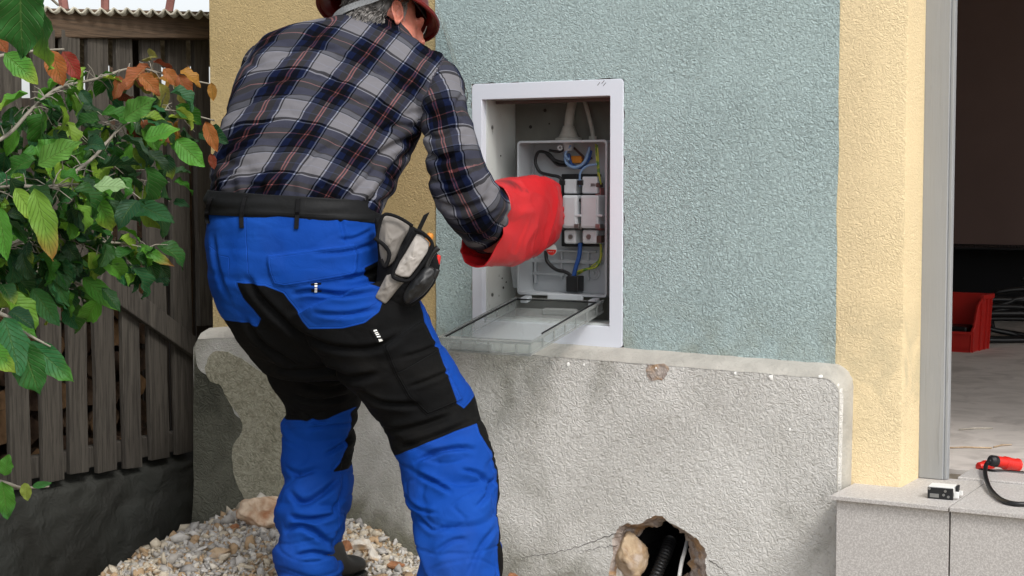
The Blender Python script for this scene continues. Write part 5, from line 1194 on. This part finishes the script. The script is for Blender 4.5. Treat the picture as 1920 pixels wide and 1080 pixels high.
# boots
def boot(name, heel, toe, zb):
    f_ = (toe-heel); f_.z = 0; L = f_.length; f_.normalize(); s_ = Vector((f_.y, -f_.x, 0)); u_ = Vector((0, 0, 1))
    def B(x, y, z): return Vector((heel.x, heel.y, zb))+f_*(x*L)+s_*y+u_*z
    v = []; n = 24; secs = [(.0, .030, .10), (.05, .040, .14), (.2, .042, .17), (.38, .042, .16), (.48, .044, .11), (.60, .048, .085), (.75, .052, .078), (.88, .048, .070), (.96, .034, .058), (1.0, .014, .04)]
    R_ = crom([(x, w_, h_) for x, w_, h_ in secs], 3)
    for x, w_, h_ in R_:
        for k in range(n):
            a = 2*PI*k/n; c, s = math.cos(a), math.sin(a); c = math.copysign(abs(c)**.8, c); s = math.copysign(abs(s)**.8, s); v.append(B(x, c*w_, .022+(h_-.022)*(.5+.5*s)))
    m_ = len(R_); b = MB(); b.add(v, [(j*n+i, j*n+(i+1) % n, (j+1)*n+(i+1) % n, (j+1)*n+i) for j in range(m_-1) for i in range(n)]+[tuple(range(n-1, -1, -1)), tuple((m_-1)*n+i for i in range(n))])
    o = build(b, 'boot', M['black_rubber'], who, smooth=True)
    b = MB(); pr = [(0.0, -.02), (-.02, .0), (0.0, .02), (.0, .03), (.1, .042), (.4, .040), (.6, .050), (.78, .056), (.92, .048), (1.0, .022), (1.02, .0), (1.0, -.022), (.92, -.048), (.78, -.054), (.6, -.048), (.4, -.040), (.1, -.042), (.0, -.03)]
    b.prism([B(x, y, .0) for x, y in pr], u_*.028); build(b, 'sole', M['black_rubber'], o, .004)
hl = P(590, 1090, 4.26); tl = P(668, 1090, 4.475); zt_ = ground_h(tl.x, tl.y); boot('boot', hl, tl, .045)
hr = P(855, 1200, 3.86); boot('boot', hr, hr+Vector((.13, .25, 0)), ground_h(hr.x, hr.y)+.0)
# --- gloves: wide red gauntlet on the reaching hand
GL = [(926, 343, 888, 494, 4.375, 0, .060), (939, 340, 914, 496, 4.42, 0, .064), (957, 337, 942, 494, 4.47, 0, .066), (976, 335, 966, 489, 4.525, 0, .063), (992, 334, 985, 480, 4.58, 0, .060), (1006, 337, 1002, 468, 4.63, 0, .054), (1012, 336, 1012, 464, 4.68, 0, .056), (1020, 337, 1020, 460, 4.73, 0, .052), (1024, 340, 1024, 455, 4.765, 0, .05), (1028, 352, 1028, 440, 4.775, 0, .03)]
v, f, c = loft(GL, 144, 14, 2.75, (False, True)); gm = mesh(v, f, 'glove'); cc, nn = arr(gm)
GF = [([(940, 372), (965, 375), (1000, 352), (1030, 346)], 4, 5), ([(1010, 360), (1022, 392), (1018, 430)], 6, 9), ([(990, 372), (1004, 410), (996, 452)], 7, 6), ([(950, 470), (985, 450), (1020, 425)], 6, 5), ([(1030, 350), (1042, 370), (1046, 400)], 4, 5), ([(945, 400), (960, 440), (955, 480)], 8, 4)]
hh = folds(cc, nn, GF, 4.5, 3.2)-.006*np.maximum(0, .13-np.abs(nz(cc, (6, 4, 7), 14)))/.13-.002*np.maximum(0, .14-np.abs(nz(cc, (15, 11, 15), 44)))/.14+.006*nz(cc, (9, 7, 9), 6)
rimw = np.array([max(0, 1-(i//144)/20) for i in range(len(cc))]); hh += rimw*.006*np.sin(np.arctan2(cc[:, 2]-cc[:144, 2].mean(), cc[:, 0]-cc[:144, 0].mean())*5+1.2)
setco(gm, cc+nn*hh[:, None]); gl = put('glove', gm, M['glove'], who); md = gl.modifiers.new('t', 'SOLIDIFY'); md.thickness = .0035; md.offset = -1
gb = MB(); hand(gb, P(1018, 400, 4.70), Vector((.12, .98, -.12)), Vector((.1, 0, 1)), 1.1)
gme = voxel(gb, .0035, 3, 'glove_fingers'); c2, n2 = arr(gme); setco(gme, c2+n2*.002); put('glove_fingers', gme, M['glove'], gl)
b = MB(); add(b, [(575, 352, 600, 280, 4.79, 0, .055), (600, 350, 620, 290, 4.80, 0, .05), (640, 345, 650, 295, 4.83, 0, .045)], 24, 4, 2.3, (False, True)); hand(b, P(640, 322, 4.82), Vector((1, .25, .1)), Vector((0, 0, 1)))
g2m = voxel(b, .005, 3, 'glove'); put('glove', g2m, M['glove'], who)
# --- hair: cap and strands
hb = MB(); ell(hb, Hd(-.020, 0, .030), .097, .081, .092); ell(hb, Hd(-.042, 0, -.042), .064, .073, .056)
hme = voxel(hb, .005, 4, 'hair'); c2, n2 = arr(hme); fattr(hme, 'tone', np.clip(.12+.3*nz(c2, (90, 90, 90), 1), 0, 1)); hair = put('hair', hme, M['hair'], who)
mb = MB(); tones = []
for i in range(4200):
    th_ = rnd(0, 2*PI); ph_ = rnd(-1.15, .9); x, y, z = math.cos(ph_)*math.cos(th_), math.cos(ph_)*math.sin(th_), math.sin(ph_)
    low_ = i % 2 == 0
    if not low_: rf, rs_, ru, of, ou = .097, .081, .092, -.020, .030
    else: rf, rs_, ru, of, ou = .065, .074, .057, -.042, -.041
    p = Hd(of+x*rf, y*rs_, ou+z*ru); rel = (p-HCn).dot(fh)
    if rel > (.045 if (p-HCn).dot(uh) > .022 else -.012): continue
    nn_ = (fh*(x/rf)+sh*(y/rs_)+uh*(z/ru)).normalized(); dn = (-uh*.8-fh*.35+sh*rnd(-.5, .5)+nn_*.1); dn = (dn-nn_*dn.dot(nn_)*.9).normalized()
    L = rnd(.014, .028); cu = (nn_*rnd(.1, .5)+sh*rnd(-.5, .5)+fh*rnd(-.4, .4))
    pts = [p-nn_*.001, p+dn*L*.35+nn_*.003, p+dn*L*.7+cu*L*.22+nn_*.003, p+dn*L*.85+cu*L*.5+nn_*.001]
    n0_ = len(mb.v); mb.tube(pts, [.0011, .0012, .0010, .0004], 4, False); tones += [rnd(.1, .9)]*(len(mb.v)-n0_)
for i in range(70):                           # sideburn
    p = Hd(.030+rnd(-.008, .010), .070+rnd(-.002, .001), rnd(-.005, .04)); pts = [p, p+(-uh*.8+fh*rnd(-.2, .2))*.012+sh*.002, p+(-uh+fh*rnd(-.2, .3))*.02+sh*.001]
    n0_ = len(mb.v); mb.tube(pts, [.0008, .0008, .0003], 4, False); tones += [rnd(.5, 1.0)]*(len(mb.v)-n0_)
me = mesh(mb.v, mb.f); fattr(me, 'tone', tones); put('strands', me, M['hair'], hair)
# --- helmet
HT = P(705, 25, 4.465)
fq = Vector((.90, .30, -.28)).normalized(); uq = Vector((.15, .45, .88)); uq = (uq-fq*uq.dot(fq)).normalized(); sq = fq.cross(uq)
def He(f, s, u): return HT+fq*f+sq*s+uq*u
hp_ = MB(); N_ = 56; prof = [(1.0, -.002), (1.01, .004), (.90, .012), (.86, .03), (.82, .07), (.70, .115), (.48, .145), (.22, .158), (.02, .162)]
def hel(prof, flip=False):
    v = []
    for k_, z in prof:
        for i in range(N_):
            a = 2*PI*i/N_; rf = .172+(.016 if math.cos(a) > .3 else 0)*(math.cos(a)-.3) if k_ > .88 else .150; 
            r1_ = (.178 if math.cos(a) > 0 else .166); v.append(He(r1_*k_*math.cos(a)*(1.0 if k_ > .88 else .93), .142*k_*math.sin(a), z))
    m_ = len(prof); f = [(j*N_+i, j*N_+(i+1) % N_, (j+1)*N_+(i+1) % N_, (j+1)*N_+i) for j in range(m_-1) for i in range(N_)]+[tuple((m_-1)*N_+i for i in range(N_))]
    return v, f
v, f = hel(crom(prof, 4)); hp_.add(v, f); ho = build(hp_, 'helmet', M['helmet'], who, smooth=True); md = ho.modifiers.new('t', 'SOLIDIFY'); md.thickness = .004; md.offset = 0
b = MB(); q = [He(.178*math.cos(a) if math.cos(a) > 0 else .166*math.cos(a), .142*math.sin(a), -.002) for a in np.linspace(0, 2*PI, 60)]; b.tube(q, .0042, 8, False); build(b, 'brim_edge', M['helmet'], ho, smooth=True)
# suspension: white nape strap, inner band, dark side straps
st_pts = [(622, 44, 4.43), (634, 26, 4.405), (652, 15, 4.385), (680, 5, 4.378), (706, -4, 4.375), (728, -16, 4.372), (745, -24, 4.38)]
c_ = spline([P(*p) for p in st_pts], 8); vs = []
for i, p in enumerate(c_):
    t = (c_[min(i+1, len(c_)-1)]-c_[max(i-1, 0)]).normalized(); u_ = t.cross(Vector((0, 1, 0))).normalized(); u_ = -u_ if u_.z < 0 else u_
    w_ = .0085; vs += [p-u_*w_, p+u_*w_, p+u_*w_+Vector((0, .0025, 0)), p-u_*w_+Vector((0, .0025, 0))]
b = MB(); b.add(vs, [(j*4+i, j*4+(i+1) % 4, (j+1)*4+(i+1) % 4, (j+1)*4+i) for j in range(len(c_)-1) for i in range(4)]); build(b, 'nape_strap', M['strap'], ho, .0008)
b = MB()
for pts in ([(785, -8, 4.46), (797, 25, 4.50), (800, 50, 4.53), (792, 74, 4.54)], [(766, -12, 4.42), (784, 12, 4.44), (801, 36, 4.51)]):
    b.tube(spline([P(*p) for p in pts], 6), .0028, 7)
build(b, 'chin_strap', M['black_rubber'], ho, smooth=True)
b = MB(); b.tube(spline([P(786, 74, 4.51), P(797, 57, 4.52), P(803, 32, 4.52), P(797, 0, 4.51)], 6), .0012, 7); build(b, 'clear_cord', M['white'], ho, smooth=True)
# face shield hanging from the helmet front
v = []; NV, NH = 14, 30
for j in range(NV+1):
    t = j/NV
    for i in range(NH+1):
        a = math.radians(-78+126*i/NH); rr_ = .165+.006*t; v.append(HT+fq*(.030+rr_*math.cos(a))+sq*(.135*math.sin(a)*1.02)+Vector((.06*t, .02*t, -.205*t))+Vector((0, 0, .02)))
b = MB(); b.add(v, [(j*(NH+1)+i, j*(NH+1)+i+1, (j+1)*(NH+1)+i+1, (j+1)*(NH+1)+i) for j in range(NV) for i in range(NH)])
o = put('face_shield', b.me(), M['visor'], ho); md = o.modifiers.new('t', 'SOLIDIFY'); md.thickness = .0015
ed = [v[j*(NH+1)+k] for k in (0,) for j in range(NV+1)]+[v[NV*(NH+1)+i] for i in range(NH+1)]+[v[j*(NH+1)+NH] for j in range(NV, -1, -1)]
b = MB(); b.tube(ed, .0013, 6); build(b, 'shield_edge', M['clear_rim'], o, smooth=True)
# ================================================================= TOOL POUCH on the belt
pch = thing('tool_pouch', 'grey and black belt tool pouch with tools hanging at the worker\'s right hip', 'tool pouch', P(760, 490, 3.98))
def pillow(name, pts, Y, th, bulge, m, parent, tilt=(0, 0), rings=9, jit=.0015, sharp=True):
    P_ = [P(x, y, Y+tilt[0]*(x-760)/730+tilt[1]*(y-490)/730) for x, y in pts]; P_ = [Vector(p) for p in crom([tuple(p) for p in P_]+[tuple(P_[0])], 4)[:-1]] if not sharp else [P_[i].lerp(P_[(i+1) % len(P_)], t) for i in range(len(P_)) for t in (0, .25, .5, .75)]
    c = sum(P_, Vector())/len(P_); n = len(P_); rows = [[p+Vector((0, th, 0)) for p in P_], [p for p in P_]]
    for k in range(1, rings+1):
        s = 1-k/rings; s2 = math.sin(s*PI/2) if False else s
        rows.append([(lambda u: u+Vector((0, .011*noise.noise(u*38)*(1-s)+.006*abs(noise.noise(u*70+Vector((5, 1, 0)))), 0)))(c+(p-c)*s2+Vector((0, -bulge*(1-s**2.2), 0))) for p in P_] if s > 0 else None)
    rows = [r for r in rows if r]; tip = c+Vector((0, -bulge, 0)); mb = MB(); v = [p for r in rows for p in r]+[tip, c+Vector((0, th, 0))]; f = [(j*n+i, j*n+(i+1) % n, (j+1)*n+(i+1) % n, (j+1)*n+i) for j in range(len(rows)-1) for i in range(n)]
    f += [((len(rows)-1)*n+i, (len(rows)-1)*n+(i+1) % n, len(v)-2) for i in range(n)]+[((i+1) % n, i, len(v)-1) for i in range(n)]
    mb.add(v, f); o = put(name, mb.me(), m, parent); md = o.modifiers.new('s', 'SUBSURF'); md.levels = 1; md.render_levels = 2; return o
def piping(name, pts, Y, r, m, parent, tilt=(0, 0), close=False):
    q = [P(x, y, Y+tilt[0]*(x-760)/730+tilt[1]*(y-490)/730) for x, y in (pts+[pts[0]] if close else pts)]; b = MB(); b.tube(spline(q, 5), r, 8); return build(b, name, m, parent, smooth=True)
bk = pillow('back_panel', [(700, 408), (722, 400), (775, 424), (812, 452), (824, 500), (815, 535), (770, 580), (740, 575), (702, 555), (708, 480)], 4.02, .05, .03, M['black_cloth'], pch)
pillow('main_pocket', [(762, 470), (806, 462), (824, 485), (822, 512), (806, 545), (778, 572), (748, 583), (716, 572), (722, 540), (745, 520)], 3.985, .05, .035, M['black_cloth'], pch, sharp=False)
fp = pillow('grey_side', [(718, 404), (744, 408), (768, 424), (752, 458), (738, 492), (722, 500), (712, 478), (710, 440)], 3.985, .03, .018, M['grey_cloth'], pch, jit=.004, sharp=False)
piping('mouth_trim', [(706, 452), (712, 420), (722, 402), (748, 408), (774, 424)], 3.965, .0042, M['black_cloth'], fp)
piping('fold_strap', [(702, 446), (722, 462), (730, 478), (722, 500), (714, 486)], 3.962, .005, M['black_cloth'], fp)
lo = pillow('grey_pocket', [(736, 513), (748, 520), (764, 524), (744, 545), (722, 572), (702, 558), (714, 535), (724, 516)], 3.955, .03, .014, M['grey_cloth'], pch, jit=.003)
fl_ = pillow('pocket_flap', [(781, 438), (792, 442), (806, 455), (802, 472), (785, 498), (767, 521), (752, 520), (738, 514), (748, 492), (760, 474)], 3.94, .02, .010, M['light_grey_cloth'], pch, jit=.001)
piping('flap_trim', [(776, 430), (794, 438), (810, 456), (804, 478), (788, 502), (770, 524), (754, 526), (736, 517), (746, 490), (760, 466), (776, 432)], 3.937, .0045, M['black_cloth'], fl_)
piping('tool_loop', [(822, 464), (808, 478), (800, 502), (812, 520), (820, 505)], 3.945, .0075, M['black_rubber'], pch)
pillow('side_pocket', [(776, 520), (798, 500), (816, 505), (812, 530), (790, 556), (762, 572), (756, 552)], 3.94, .03, .02, M['black_rubber'], pch, jit=.002, sharp=False)
def tool(name, label, cat, a, b_, r, m, prof=None):
    mb = MB(); prof = prof or [(0, 1), (.05, 1), (.9, 1), (.97, .85), (1, .7)]; mb.tube([a.lerp(b_, t) for t, _ in prof], [r*k_ for _, k_ in prof], 12); o = build(mb, name, m); tag(o, label, cat); return o
b = MB(); a_, b_ = P(778, 446, 3.99), P(800, 400, 3.985); s_ = Vector((.0075, 0, .0036)); dp = Vector((0, .012, 0))
b.hexa([a_-s_, a_+s_, a_+s_+dp, a_-s_+dp, b_-s_, b_+s_, b_+s_+dp, b_-s_+dp]); tag(build(b, 'file_handle', M['belt'], None, .003), 'flat dark handle sticking up out of the tool pouch', 'tool')
tool('screwdriver', 'yellow rounded handle peeking out of the tool pouch', 'screwdriver', P(800, 460, 4.0), P(808, 437, 4.0), .0095, M['orange'], [(0, .8), (.4, 1), (.8, 1), (.95, .75), (1, .4)])
tool('pliers', 'red handle showing at the right edge of the tool pouch', 'pliers', P(812, 520, 3.99), P(823, 478, 3.99), .0075, M['signal_red'], [(0, .8), (.3, 1), (.75, 1), (.95, .8), (1, .4)])
